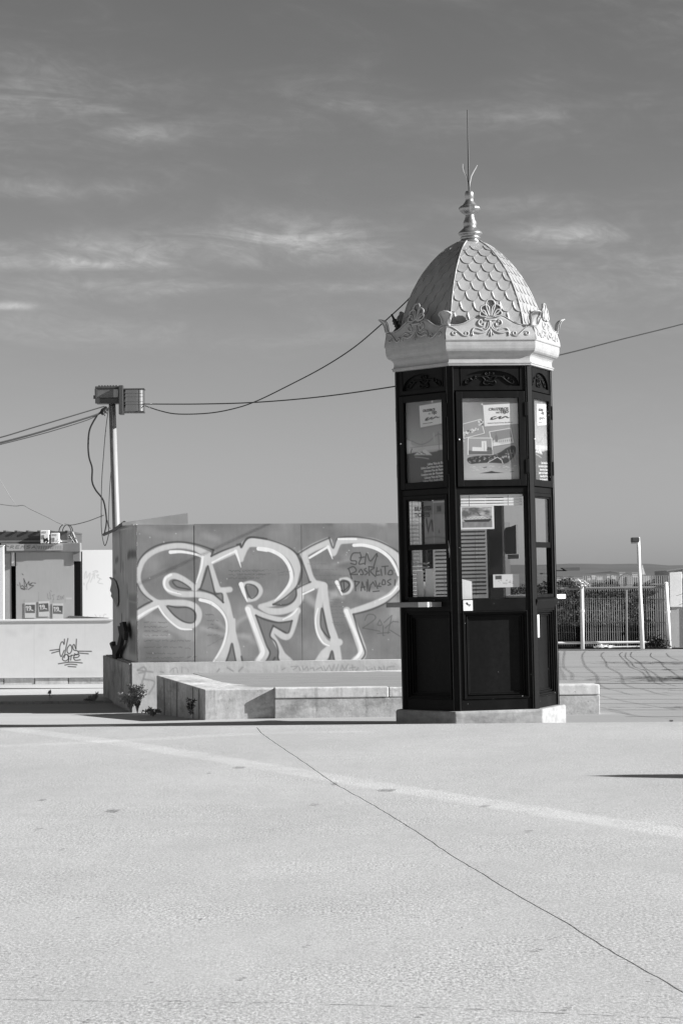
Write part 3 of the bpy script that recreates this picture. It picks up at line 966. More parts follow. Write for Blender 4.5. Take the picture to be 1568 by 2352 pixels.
    for (x, y, w) in [(412, 1066, 220), (412, 1108, 230), (412, 1148, 230), (412, 1190, 240), (412, 1238, 440), (412, 1300, 360), (430, 1360, 280), (430, 1400, 420), (470, 1436, 280), (990, 993, 100), (1005, 1048, 110), (1040, 1084, 30), (1010, 1118, 100), (1010, 1185, 120), (1210, 580, 350), (1210, 615, 350), (1210, 648, 300), (800, 1310, 60), (820, 1390, 90), (790, 1430, 110)]:
        sc += 1
        (x0, y0), (x1, _) = A([(x, y), (x + w, y)])
        scribble(cv, x0, y0, x1 - x0, 3.6, .05, 1.2, sc, .75, soft=.9)
    for (x, y, w, sl) in [(0, 550, 390, 0), (0, 585, 330, 0), (0, 615, 250, 0), (370, 575, 120, -.1), (380, 595, 90, 0), (640, 495, 190, 0), (690, 548, 230, 0), (700, 600, 330, 0), (760, 640, 130, 0), (850, 820, 80, 0), (845, 845, 110, 0), (880, 862, 40, 0), (855, 885, 100, 0), (860, 915, 110, 0), (860, 945, 110, 0), (870, 980, 110, 0), (865, 1030, 100, 0), (890, 1052, 90, 0), (935, 1140, 110, -.5), (830, 690, 110, 0)]:
        sc += 1
        (x0, y0), (x1, _) = B([(x, y), (x + w, y)])
        scribble(cv, x0, y0, x1 - x0, 2.8, .07, .9, sc, .6, sl, soft=.9)
    for (x, y) in [(1010, 1290), (1060, 1265), (1100, 1240)]:
        (x0, y0), (x1, _) = A([(x, y), (x + 60, y)])
        scribble(cv, x0, y0, x1 - x0, 3, .07, .8, x, .55, -.5, soft=.9)
    # grime along the foot, top and the seams
    cv.c *= 1 - .16 * np.clip(1 - (1519 - Y) / 10, 0, 1)
    cv.c *= .93 + .14 * vnoise(X, Y, .25, .03, 33, 3)
    rr = random.Random(4)
    for i in range(60):
        x0, y0 = rr.uniform(320, 915), rr.uniform(1210, 1515)
        cv.blob(x0, y0, rr.uniform(.6, 1.6), rr.uniform(.6, 1.6), rr.choice([.05, .5, .6]), .6)
    return cv.c


seams = [0, wu(447), wu(693), wu(940), W]
for i in range(4):
    u0, u1 = seams[i] + (.0 if i == 0 else .003), seams[i + 1] - .003
    P00 = Vector((u0, 0, Z1 - Z0 - (0.0 if i != 0 else .006)))
    nu, nv = int((u1 - u0) / .0065), int(1.8 / .0065)

    def xy(a, b, P):
        Q = np.array([WM @ Vector((p[0], p[1], 0)) for p in P[:nu]])  # first row only is needed for x-y plane
        Qx = np.tile(Q[:, 0], nv)
        Qy = np.tile(Q[:, 1], nv)
        return topx(np.stack([Qx, Qy, P[:, 2] + Z0], 1))
    if i == 3:
        nu, nv = 40, 40
    off = [0.0, -.004, .003, 0][i]
    P00.y = off
    grid_object('metal_sheet', P00, (u1 - u0, 0, 0), (0, 0, -(Z1 - Z0)), nu, nv, paint_wall, M_wall, box_root, thick=(0, .02, 0), xy=xy)

core = MB()
core.box(.02, W, .03, D, 0.0, Z1 - Z0 - .02)
core.build('box_core', M_conc_dark, box_root)


def paint_side(X, Y):
    # X 0 back .. 1 front ; Y 0 top .. 1 bottom
    cv = Canvas(X, Y, .42 + .16 * (vnoise(X, Y, 30, 3, 3, 4) - .5) + .1 * (vnoise(X, Y, 6, 8, 5, 3) - .5))
    k = lambda p: [((x - 90) / 480.0, (y - 170) / 2040.0) for x, y in p]

    def st(q, w, v, a=.9, soft=.01):
        q = k(q)
        for t in range(len(q) - 1):
            cv.stroke([q[t], q[t + 1]], w, v, soft, a, curve=False)
    st([(255, 240), (262, 850)], .022, .03)
    st([(285, 300), (285, 760)], .06, .17, .5, .02)
    st([(310, 850), (322, 1040)], .012, .05)
    st([(415, 630), (440, 600), (500, 600), (560, 610)], .05, .03, .85, .02)
    st([(160, 675), (210, 650)], .05, .1, .8, .02)
    st([(315, 740), (315, 800)], .05, .12, .6, .02)
    st([(110, 855), (160, 855)], .04, .12, .5, .02)
    cv.poly(k([(90, 1000), (230, 920), (330, 1010), (410, 1080), (400, 1250), (330, 1500), (270, 1560), (90, 1260)]), .28, .03, .4)
    st([(395, 1070), (400, 1180), (400, 1240)], .03, .10, .5, .02)
    cv.poly(k([(425, 1230), (560, 1220), (570, 1540), (440, 1560)]), .16, .03, .6)
    cv.poly(k([(430, 1650), (560, 1800), (560, 2080), (450, 2060)]), .12, .03, .6)
    cv.poly(k([(400, 560), (570, 540), (570, 660), (420, 650)]), .12, .03, .6)
    for x in range(430, 570, 22):
        st([(x, 1240), (x + random.uniform(-4, 4), 1540)], .03, .1, .5, .02)
        st([(x, 1700), (x + random.uniform(-6, 6), 2060)], .035, .07, .55, .02)
    st([(430, 1310), (570, 1330)], .008, .5, .6)
    st([(285, 1540), (285, 1700)], .035, .02, .9)
    st([(225, 1520), (235, 1760)], .012, .55, .7)
    cv.poly(k([(310, 2160), (400, 1880), (430, 2160), (560, 2160), (565, 2215), (310, 2215)]), .5, .02, .7)
    cv.poly(k([(90, 2080), (210, 2060), (220, 2215), (90, 2215)]), .42, .03, .6)
    return cv.c


grid_object('side_sheet', (0, D, Z1 - Z0), (0, -D, 0), (0, 0, -(Z1 - Z0)), 160, 300, paint_side, M_wall, box_root, thick=(.015, 0, 0), xy=lambda a, b, P: (a, b))
fl = MB()
a = on_wall(272, 1203) - C0
p0, p1, p2, p3 = [(wu(x, y), on_wall(x, y).z - Z0) for x, y in ((285, 1199), (432, 1178), (433, 1203), (285, 1206))]
fl.prism([(p0[0], .25, p0[1]), (p1[0], .05, p1[1]), (p2[0], .05, p2[1]), (p3[0], .25, p3[1])], (0, .012, 0))
fl.build('loose_top_sheet', M_greyl, box_root)
fl = MB()
fl.prism([(-.02, .05, Z1 - Z0 + .0), (-.02, 2.2, Z1 - Z0 + .06), (-.02, 2.2, Z1 - Z0 - .02), (-.02, .05, Z1 - Z0 - .03)], (-.012, 0, 0))
fl.build('edge_flashing', M_greyl, box_root)
# torn sheet hanging off the side, seen as jagged paper against the white panel
tp = MB()
kp = lambda x, y: (-.016, D * (1 - (x - 90) / 480.0), (Z1 - Z0) * (1 - (y - 170) / 2040.0))
for poly in ([(85, 930), (40, 940), (95, 985), (92, 1050), (60, 1150), (95, 1200), (78, 1245), (130, 1300), (215, 1420), (240, 1330), (235, 1150), (190, 1010)],):
    tp.prism([kp(x, y) for x, y in poly], (-.004, 0, 0))
tp.build('torn_poster', M_torn, box_root)
rg = MB()
for poly in ([(175, 1990), (220, 1960), (230, 2030), (330, 1990), (370, 1830), (340, 1700), (410, 1690), (420, 1850), (380, 2010), (300, 2150), (290, 2290), (190, 2345), (180, 2330), (230, 2250), (220, 2110), (165, 2010)],
             [(380, 1650), (440, 1620), (480, 1760), (470, 1900), (430, 1850)]):
    rg.prism([(kp(x, y)[0] - .03, kp(x, y)[1], kp(x, y)[2]) for x, y in poly], (-.05, 0, 0))
tag(rg.build('rag', M_rag, loc=(C0.x, C0.y, Z0), rz=WR), 'torn black rag hanging down the shaded side of the graffiti box', 'rag')

# concrete base under the box
base = empty('concrete_plinth', (C0.x, C0.y, -.15), 'concrete plinth under the graffiti box with faded tags along it', 'plinth', rz=WR)


def paint_base(X, Y):
    cv = Canvas(X, Y, .40 + .12 * (vnoise(X, Y, .12, .03, 21, 4) - .5) + .1 * (vnoise(X, Y, .02, .06, 12, 3) - .5))
    A = lambda p: [((480 + x / 3.136) / 1.4694, (2240 + y / 3.136) / 1.4694) for x, y in p]
    E = lambda p: [((340 + x / 1.4792) / 1.4694, (2140 + y / 1.4792) / 1.4694) for x, y in p]
    for q, w in [([(185, 180), (215, 165), (225, 185), (190, 195)], 10), ([(185, 180), (260, 190)], 9), ([(222, 195), (205, 250), (195, 300)], 10), ([(215, 225), (270, 240), (240, 300)], 9), ([(300, 188), (312, 192)], 10),
                 ([(345, 190), (360, 172), (380, 170), (385, 192)], 4), ([(363, 172), (364, 190)], 3), ([(406, 165), (406, 192)], 4), ([(437, 175), (438, 190)], 4), ([(582, 188), (592, 175)], 8), ([(632, 168), (660, 185)], 7), ([(690, 185), (708, 165)], 8)]:
        cv.stroke(E(q), w / 1.4792 / 1.4694, .22, 1.6, .75)
    for q in [[(950, 163), (985, 160), (962, 178)], [(990, 165), (995, 182)], [(1005, 160), (1012, 180), (1030, 162), (1035, 182)], [(1040, 175), (1060, 168), (1065, 182)], [(1075, 178), (1100, 165), (1108, 182)], [(1112, 160), (1120, 182)], [(1125, 182), (1140, 155), (1150, 182)], [(1155, 182), (1165, 152)], [(1175, 182), (1185, 152)],
              [(1195, 182), (1205, 155), (1215, 180), (1235, 150)], [(1240, 170), (1270, 165)], [(1255, 155), (1258, 182)], [(1275, 182), (1285, 168)], [(1325, 165), (1330, 182), (1355, 172)], [(1365, 165), (1372, 182)], [(1385, 182), (1388, 165), (1405, 182)], [(1412, 160), (1415, 182)], [(1465, 160), (1430, 165), (1425, 180), (1490, 182)], [(905, 178), (920, 170)]]:
        cv.stroke(E(q), 2.4, .2, 1.4, .7, curve=False)
    cv.c *= .9 + .1 * np.clip((1632 - Y) / 25, 0, 1)
    return cv.c


def xyb(a, b, P):
    Q = np.array([WM @ Vector((p[0], p[1], 0)) for p in P[:NU]])
    return topx(np.stack([np.tile(Q[:, 0], NV), np.tile(Q[:, 1], NV), P[:, 2] - .15], 1))


HB = Z0 + .15
NU, NV = 640, 84
grid_object('front_face', (-.07, -.06, HB - .005), (W + .07, 0, 0), (0, 0, -HB - .1), NU, NV, paint_base, mat('painted_concrete', 'attr', .9, spec=.2, bump=(25.0, .4, .008)), base, thick=(0, .05, 0), xy=xyb)
bb = MB()
bb.box(-.075, W, -.012, D + .35, HB - .62 if HB > .7 else -.1, HB)
bb.box(-.02, W, -.008, D + .1, -.2, HB - .05)
bb.build('block', M_conc_dark, base, bevel=.006)
for v in (.35, .9, 1.35, 1.9, 2.5, 3.1, 3.6):
    MB().box(-.082, -.074, v, v + .012, HB - .56, HB - .02).build('form_joint', M_joint, base)
led = MB()
led.box(-.11, -.076, -.03, D + .4, HB - .60, HB - .01)
led.build('side_slab', M_conc_dark, base, bevel=.01)

# ================================================================== PLATFORM (low concrete block)
pA = atZ(470, 1652, -.10)
pJ = atY(630, 1646, pA.y + .06)
pB = atY(1374, 1640, pA.y + .33)
pD = atZ(360, 1640, -.125)
plat = empty('concrete_platform', (pA.x, pA.y, -.1), 'low concrete platform running from the graffiti box to behind the kiosk', 'platform')
zf, zb = atY(470, 1584, pA.y).z, atY(360, 1551, pD.y).z
TL = lambda p, z: Vector((p.x, p.y, z)) - Vector((pA.x, pA.y, -.1))
back_r = Vector((atY(1150, 1500, 33.2).x, 33.2, 0))
body = MB()
pBk = Vector((pB.x - .05, pB.y + .35, 0))
pmid = Vector((atY(1200, 1500, pB.y + .35).x, pB.y + .35, 0))
fa, fb = 30.0, 30.0
foot = [pA, pJ, pmid, Vector((back_r.x, back_r.y, 0)), pD]
top = [zf, zf + .002, zf, zb + .01, zb]
vs = [TL(p, -.3) for p in foot] + [TL(p, z) for p, z in zip(foot, top)]
n = 5
body.add(vs, [tuple(range(n))[::-1], tuple(range(n, 2 * n))] + [(i, (i + 1) % n, n + (i + 1) % n, n + i) for i in range(n)])
body.build('block', M_conc, plat, bevel=.012)
# proud front course with a paler coping on the sunny stretch
zc = zf + .012


def course(p, q, z0, z1, out, back, name, mt, bev=.01):
    d = (q - p)
    d.z = 0
    d.normalize()
    nn = Vector((d.y, -d.x, 0))
    mb_ = MB()
    a0, a1 = p + nn * out, q + nn * out
    b0, b1 = p - nn * back, q - nn * back
    mb_.prism([TL(v, z0) for v in (a0, a1, b1, b0)][::-1] if False else [TL(v, z0) for v in (a0, a1, b1, b0)], (0, 0, z1 - z0))
    return mb_.build(name, mt, plat, bevel=bev)


pJ2 = Vector((pJ.x, pJ.y, 0))
pB2 = Vector((pB.x, pB.y, 0))
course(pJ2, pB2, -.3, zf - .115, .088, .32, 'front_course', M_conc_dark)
rr = random.Random(2)
L = (pB2 - pJ2).length
cuts = [0, 1.35, 3.25, L]
cuts = sorted(set([c for c in cuts if c <= L]))
for c0, c1 in zip(cuts[:-1], cuts[1:]):
    dd = (pB2 - pJ2).normalized()
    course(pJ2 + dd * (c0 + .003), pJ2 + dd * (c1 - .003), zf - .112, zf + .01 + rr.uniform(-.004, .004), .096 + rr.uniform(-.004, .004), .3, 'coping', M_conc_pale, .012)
# board marks on the shaded end
for t in (.1, .22, .55, .82):
    a = pA.lerp(pD, t)
    d = (pD - pA).normalized()
    nn = Vector((-d.y, d.x, 0))
    if nn.x > 0:
        nn = -nn
    MB().prism([TL(v, -.25) for v in (a + nn * .004, a + d * .03 + nn * .004, a + d * .03 - nn * .02, a - nn * .02)], (0, 0, (zf + (zb - zf) * t) + .235)).build('form_board', mat('form_stain', .22, .9, vary=[((20, 20, 3), .3, 3)]), plat)
# decking on top
dk = []
q0, q1, q2 = atZ(660, 1545, .34), atZ(800, 1583, .285), atZ(1230, 1575, .285)
lip0 = atY(655, 1546, 32.3)
for i in range(7):
    t0, t1 = i / 7, (i + 1) / 7
    yA, yB = pA.y + .22, pD.y + .25
    ya, yb = yA + (yB - yA) * t0, yA + (yB - yA) * t1 - .012
    za, zbb = zf + (zb - zf) * t0 + .012, zf + (zb - zf) * t1 + .012
    xa = atY(548 - 104 * t0, 1580, ya).x
    xb = atY(548 - 104 * t1, 1550, yb).x
    xr = back_r.x - .15 if i > 1 else back_r.x
    mb_ = MB()
    mb_.prism([Vector((xa, ya, za)), Vector((xr, ya, za)), Vector((xr, yb, zbb)), Vector((xb, yb, zbb))], (0, 0, -.011))
    mb_.v = [tuple(Vector(v) - Vector((pA.x, pA.y, -.1))) for v in mb_.v]
    mb_.build('deck_plank', M_deck, plat)

# ================================================================== LEFT SIDE: low white wall, cabin, white panels
YW = 39.5
wz = lambda x, y, Y=YW: atY(x, y, Y)
wallr = empty('boundary_wall', (wz(120, 1566).x, YW, -.12), 'low white painted wall tagged in black behind the graffiti box', 'wall')
WX0, WX1 = wz(-260, 1500).x, wz(262, 1500).x
zt, zbm, zbase = wz(120, 1427).z, wz(120, 1555).z, wz(120, 1569).z
OX = wallr.location.x


def paint_lw(X, Y):
    cv = Canvas(X, Y, .74 + .06 * (vnoise(X, Y, .03, .05, 2, 4) - .5) + .03 * (vnoise(X, Y, .4, .1, 6, 2) - .5))
    k = lambda p: [(x / 3.5636 / 1.4694, (1760 + y / 3.5636) / 1.4694) for x, y in p]
    for q in [[(778, 1415), (774, 1478), (760, 1450), (740, 1455), (722, 1510), (722, 1580), (740, 1625), (775, 1550)], [(820, 1408), (800, 1500), (775, 1640)], [(845, 1482), (815, 1520), (812, 1570), (840, 1590), (866, 1550), (862, 1500), (845, 1482)],
              [(922, 1415), (918, 1500), (915, 1535), (895, 1480), (878, 1500), (890, 1545), (930, 1555), (946, 1580), (925, 1605), (900, 1590)], [(605, 1552), (715, 1538)], [(625, 1584), (715, 1558)], [(950, 1560), (1102, 1562)], [(950, 1582), (1065, 1592)],
              [(800, 1600), (765, 1620), (755, 1660), (790, 1678), (825, 1650), (815, 1605), (800, 1600)], [(822, 1605), (832, 1650), (822, 1690)], [(862, 1608), (852, 1668)], [(835, 1625), (865, 1612), (900, 1605)], [(885, 1640), (940, 1632), (955, 1605), (915, 1600), (890, 1630), (905, 1668), (968, 1664)],
              [(705, 1712), (850, 1692), (992, 1702)], [(783, 1728), (850, 1716), (928, 1724)], [(822, 1744), (915, 1750)]]:
        cv.stroke(k(q), 2.3, .03, .9, 1.0)
    cv.blob(180, 1545, 60, 6, .5, .25)
    for (x, y) in [(18, 1450), (60, 1448), (98, 1446), (96, 1460), (30, 1455), (70, 1440)]:
        cv.blob(x, y, 9, 7, .55, .3)
    cv.stroke([(79, 1430), (79, 1560)], .8, .55, .6, .7, curve=False)
    cv.stroke([(196, 1430), (196, 1560)], .8, .6, .6, .5, curve=False)
    return cv.c


grid_object('wall_face', (WX0 - OX, 0, zt + .12), (WX1 - WX0, 0, 0), (0, 0, zbm - zt), 560, 150, paint_lw, M_paint, wallr, thick=(0, .15, 0),
            xy=lambda a, b, P: topx(np.stack([P[:, 0] + OX, np.full(len(P), YW), P[:, 2] - .12], 1)))
MB().box(WX0 - OX, WX1 - OX, -.02, .17, zt + .122, zt + .155).build('coping', M_white, wallr, bevel=.005)
mb_ = MB()
x = WX0 - OX
rr = random.Random(6)
while x < WX1 - OX:
    L = rr.uniform(.35, .7)
    mb_ = MB()
    mb_.box(x, x + L - .015, .03 + rr.uniform(-.008, .008), .2, zbase + .1, zbm + .10)
    mb_.build('footing_stone', rr.choice([M_conc, M_conc_pale, M_conc_dark]), wallr)
    x += L
# thin ledge board lying across the wall top
mb_ = MB()
q = [wz(152, 1416, YW + .1), wz(158, 1421, YW + .1)]
ld = MB()
p = [wz(160, 1414, 41.5), wz(250, 1419, 40.2), wz(250, 1428, 40.0), wz(158, 1425, 41.4)]
ld.prism(p, (0, .05, 0))
tag(ld.build('ledge_board', M_greyl), 'pale board sloping along the top of the white wall', 'board')

# tiled cabin
YC = 41.5
cz = lambda x, y, Y=YC: atY(x, y, Y)
cab = empty('service_cabin', (cz(100, 1500).x, YC, -.115), 'grey flat-roofed cabin with black roof box and a lettered sign strip', 'cabin')
co = cab.location.copy()


def cbox(name, x0, y0, x1, y1, Yf, dep, mt, parent=cab, bev=0.0, org=None):
    org = org if org is not None else co
    a, b = atY(x0, y0, Yf), atY(x1, y1, Yf)
    mb2 = MB()
    mb2.box(a.x - org.x, b.x - org.x, Yf - org.y, Yf + dep - org.y, b.z - org.z, a.z - org.z)
    return mb2.build(name, mt, parent, bevel=bev)


def cpaint(name, x0, y0, x1, y1, Yf, paint, parent=cab, res=.011, mt=None, thick=.02, org=None, **kw):
    org = org if org is not None else co
    a, b = atY(x0, y0, Yf), atY(x1, y1, Yf)
    w, h = b.x - a.x, a.z - b.z
    return grid_object(name, (a.x - org.x, Yf - org.y, a.z - org.z), (w, 0, 0), (0, 0, -h), max(4, int(w / res)), max(4, int(h / res)), paint, mt or M_paint, parent, thick=(0, thick, 0),
                       xy=lambda q, r, P: topx(np.stack([P[:, 0] + org.x, np.full(len(P), Yf), P[:, 2] + org.z], 1)), **kw)


K2 = lambda p: [(x / 3.5636 / 1.4694, (1760 + y / 3.5636) / 1.4694) for x, y in p]


def paint_cab(X, Y):
    cv = Canvas(X, Y, .40 + .05 * (vnoise(X, Y, .02, .03, 4, 4) - .5) + .05 * (Y - 1270) / 150)
    for q in [[(240, 735), (250, 790), (272, 768), (300, 802), (290, 690)], [(290, 690), (322, 765), (330, 800)], [(310, 785), (352, 720), (350, 760), (395, 735), (360, 768), (408, 772), (345, 818)], [(250, 800), (330, 815)], [(260, 812), (300, 822)], [(410, 740), (432, 742)], [(215, 762), (222, 768)], [(270, 630), (282, 642)]]:
        cv.stroke(K2(q), 1.7, .03, .9, .95, curve=False)
    for q in [[(575, 870), (580, 930), (605, 930)], [(600, 850), (615, 935)], [(610, 830), (622, 845)], [(640, 890), (648, 940)], [(630, 890), (660, 880)], [(690, 905), (715, 890), (690, 940), (715, 938)], [(730, 900), (725, 935), (745, 935), (742, 905)], [(750, 900), (762, 930), (770, 890)]]:
        cv.stroke(K2(q), 1.3, .12, .9, .7, curve=False)
    for x in (293, 470, 640, 790):
        cv.stroke(K2([(x, 850 if x == 470 else 940), (x, 970)]), .9, .15, .8, .6, curve=False)
    cv.stroke(K2([(805, 925), (855, 925)]), 4, .6, 1.5, .7, curve=False)
    cv.c *= .96 + .08 * vnoise(X, Y, .5, .06, 7, 3)
    return cv.c


cpaint('front_sheet', 37, 1268, 171, 1432, YC, paint_cab)
cbox('side_strip', 6, 1271, 26, 1432, YC + .02, .1, M_greyl)
cbox('door_gap', 26, 1298, 37, 1432, YC + .12, .1, M_inner)
cbox('mullion', 27, 1262, 34, 1300, YC + .0, .06, M_white)
cbox('steel_beam', 2, 1248, 185, 1268, YC - .05, .2, M_grey, bev=.01)
cbox('steel_post', 168, 1268.2, 184, 1289, YC - .03, .16, M_grey)
cbox('dark_gap', 170, 1289.5, 186, 1415, YC + .02, .12, M_inner)  # near-black strip put in for the shade of the gap
cbox('cabin_body', -60, 1268, 186, 1440, YC + .35, 2.4, M_inner)
rf = MB()
a, b = cz(-60, 1222), cz(168, 1247.5)
rf.box(a.x - co.x, b.x - .1 - co.x, .05, 2.4, b.z - co.z, a.z - co.z)
rf.build('roof_box', M_darkg, cab)
for x in (-18, 8, 34, 60, 86, 112, 150):
    cbox('roof_rib', x, 1218.5, x + 6, 1222.5, YC + .02, 2.3, M_darkg)
cbox('roof_rail', -60, 1242, 165, 1245, YC + .01, .03, M_grey)
br = MB()
for (x0, y0, x1, y1) in [(166, 1222, 177, 1248), (160, 1230, 172, 1248), (156, 1240, 176, 1236), (150, 1228, 166, 1222)]:
    br.tube([cz(x0, y0, YC + .1) - co, cz(x1, y1, YC + .1) - co], .022, 5)
br.build('roof_bracket', M_grey, cab)


def paint_sign(X, Y):
    cv = Canvas(X, Y, .42 + 0 * X)
    write(cv, 'REMSA', 24, 1253.3, 6.5, 8.5, .10, 1.3, slant=.25, gap=.45, jit=.02, soft=.7)
    cv.stroke([(17, 1254), (21, 1256)], 2, .1, .8)
    cv.stroke([(84, 1251), (84, 1264)], .8, .1, .6, curve=False)
    for i in range(14):
        cv.stroke([(87 + i * 4, 1254), (87 + i * 4 + 1.8, 1261)], 1.4, .1, .7, .75 if i < 9 else .4, curve=False)
        cv.stroke([(87 + i * 4 + 1.6, 1254), (87 + i * 4 + 1.6, 1261)], 1.2, .1, .7, .7 if i < 9 else .4, curve=False)
    scribble(cv, 60, 1257, 20, 3, .2, .8, 5, .5)
    return cv.c


cpaint('sign_strip', 15.5, 1250, 144, 1264, YC - .065, paint_sign, res=.006, thick=.012)


def poster19(seed, x0, y0, rot):
    def f(X, Y):
        cv = Canvas(X, Y, .62 + .06 * (vnoise(X, Y, .6, .6, seed, 2) - .5))
        cx, cy = x0 + 12.5, y0 + 18
        cr, sr = math.cos(rot), math.sin(rot)
        R = lambda p: [(cx + (x - cx) * cr - (y - cy) * sr, cy + (x - cx) * sr + (y - cy) * cr) for x, y in p]
        cv.poly(R([(x0 + 1.3, y0 + 5), (x0 + 23.5, y0 + 5), (x0 + 23.5, y0 + 24), (x0 + 1.3, y0 + 24)]), .10, .5)
        cv.stroke(R([(x0 + 3, y0 + 10.5), (x0 + 5.5, y0 + 8.8)]), 1.8, .7, .5, curve=False)
        cv.stroke(R([(x0 + 5.8, y0 + 9), (x0 + 5.8, y0 + 18)]), 2.2, .7, .5, curve=False)
        cv.stroke(R([(x0 + 13.5, y0 + 12), (x0 + 10, y0 + 13), (x0 + 9.5, y0 + 9.5), (x0 + 13, y0 + 9), (x0 + 13.8, y0 + 14), (x0 + 10, y0 + 18)]), 1.9, .7, .5)
        cv.stroke(R([(x0 + 14.5, y0 + 17), (x0 + 19, y0 + 18)]), 2.0, .7, .5, curve=False)
        for k in (20.3, 22.2):
            cv.stroke(R([(x0 + 3, y0 + k), (x0 + 22, y0 + k)]), .7, .3, .5, .7, curve=False)
        return cv.c
    return f


for i, (x, y, rot, rag) in enumerate([(57.5, 1384, 0.0, 0), (89, 1381, -.07, 1), (121, 1386, 0.03, 2)]):
    px, py = (x, y)
    a, b = cz(px, py - (2 if i == 1 else 0), YC - .006), cz(px + 25, py + 35, YC - .006)
    pr = cpaint('event_poster', px, py, px + 25, py + 35, YC - .009, poster19(i, px, py, rot), parent=None, res=.005, thick=.004, org=Vector((0, 0, 0)), mt=M_print)
    tag(pr, ['whole date poster glued nearest the dark gap of the cabin', 'torn tilted date poster glued between two others on the cabin', 'torn date poster with ripped corner nearest the board ledge'][i], 'poster', 'date posters glued on the cabin')

# air-conditioner style boxes on the cabin roof
for i, (x0, y0, x1, y1) in enumerate([(93, 1218, 113, 1248), (117, 1224, 136, 1248)]):
    org = cz((x0 + x1) / 2, 1248, YC - .04)
    bx = empty('meter_box', org, ['taller white electrical box standing on the cabin beam', 'shorter white electrical box beside the taller one on the cabin'][i], 'electrical box', 'electrical boxes on the cabin')
    cbox('case', x0, y0, x1, y1, YC - .12, .14, M_white, bx, .01, org)
    cbox('label_plate', x0 + 5, y0 + 2.5, x0 + 14, y0 + 6, YC - .124, .004, M_greyl, bx, 0, org)
    cbox('breaker', x0 + 4, y0 + 11, x0 + 9, y0 + 20, YC - .124, .004, M_grey, bx, 0, org)
    cd = MB()
    rr = random.Random(i + 9)
    for k in range(4):
        q = [atY(x0 + rr.uniform(4, 18), y1 - rr.uniform(4, 9), YC - .14) - org, atY(x0 + rr.uniform(6, 24), y1 - rr.uniform(4, 14), YC - .17) - org, atY(x0 + rr.uniform(8, 30), y1 - rr.uniform(0, 5), YC - .15) - org]
        cd.tube(smooth_line([tuple(v) for v in q], 4), .009, 5)
    cd.build('cable_tail', M_rubber if i == 0 else M_white, bx)
lp = MB()
for (cx, cy, rx, ry) in [(222, 1250, 15, 16), (212, 1250, 12, 16)]:
    pass
pts = [atY(150 + 14 * math.cos(t), 1222 - 18 * math.sin(t), YC) for t in [i * math.pi / 10 for i in range(-2, 13)]]
pts2 = [atY(156 + 12 * math.cos(t), 1222 - 17 * math.sin(t), YC + .1) for t in [i * math.pi / 10 for i in range(-2, 13)]]
lp.tube(pts[:], .008, 5)
lp2 = MB()
lp.tube(pts2, .008, 5)
tag(lp.build('coiled_wire', M_rubber), 'thin loops of wire standing up from the cabin roof end', 'wire')

# bright white panel cabin between
YP = 42.2


def paint_white(X, Y):
    cv = Canvas(X, Y, .60 + 0 * X)
    k = K2
    for q in [[(1020, 690), (1020, 640), (1040, 600), (1045, 680), (1085, 620), (1075, 700), (1045, 760), (1048, 820)], [(1110, 640), (1140, 620), (1135, 690)], [(1120, 605), (1160, 590), (1180, 605), (1150, 610)], [(1160, 650), (1190, 640), (1170, 670), (1205, 690), (1180, 735), (1240, 750)], [(1012, 740), (1016, 765)],
              [(1090, 730), (1130, 640)], [(1215, 690), (1222, 694)], [(1055, 1140), (1056, 1165)], [(1145, 1120), (1175, 1165)], [(1205, 1130), (1210, 1170)], [(1240, 1170), (1255, 1120), (1280, 1120)]]:
        cv.stroke(k(q), 1.4, .3, 1.0, .75)
    cv.blob(300, 0, 1, 1, .5, 0)
    return cv.c


wc = empty('white_cabin', (cz(215, 1500, YP).x, YP, -.115), 'plain white panel hut with faint scribble beside the graffiti box', 'hut')
cpaint('front_panel', 176, 1263.5, 262, 1440, YP, paint_white, parent=wc, org=wc.location)
cbox('hut_body', 177, 1264.5, 262, 1440, YP + .03, 2.0, M_white, wc, 0, wc.location)
wc.rotation_euler = (0, 0, math.radians(12))
wp = empty('white_post', (cz(3, 1430, 40.6).x, 40.6, -.115), 'thick white square post in front of the cabin strip', 'post')
cbox('shaft', -6, 1254, 9.5, 1440, 40.6, .1, M_white, wp, .006, wp.location)
cbox('cap', -6.5, 1252.5, 10, 1254, 40.59, .12, M_white, wp, 0, wp.location)

# ================================================================== FLOODLIGHT POLE AND CABLES
YL = 36.6
pb = atY(270, 1290, YL)
pt = atY(258, 928, YL)
pole = empty('floodlight_pole', (pb.x, YL, -.12), 'slender white pole with two floodlights rising behind the graffiti box', 'light pole')
po = pole.location.copy()
mb_ = MB()
mb_.tube([Vector((pb.x + .015, YL, -.15)) - po, pb - po, pt - po], [.062, .056, .05], 14)
mb_.build('pole_shaft', M_whitep, pole, smooth=True)
MB().tube([atY(256, 928, YL) - po, atY(256, 905, YL) - po], .03, 8).build('bracket', M_darkg, pole)


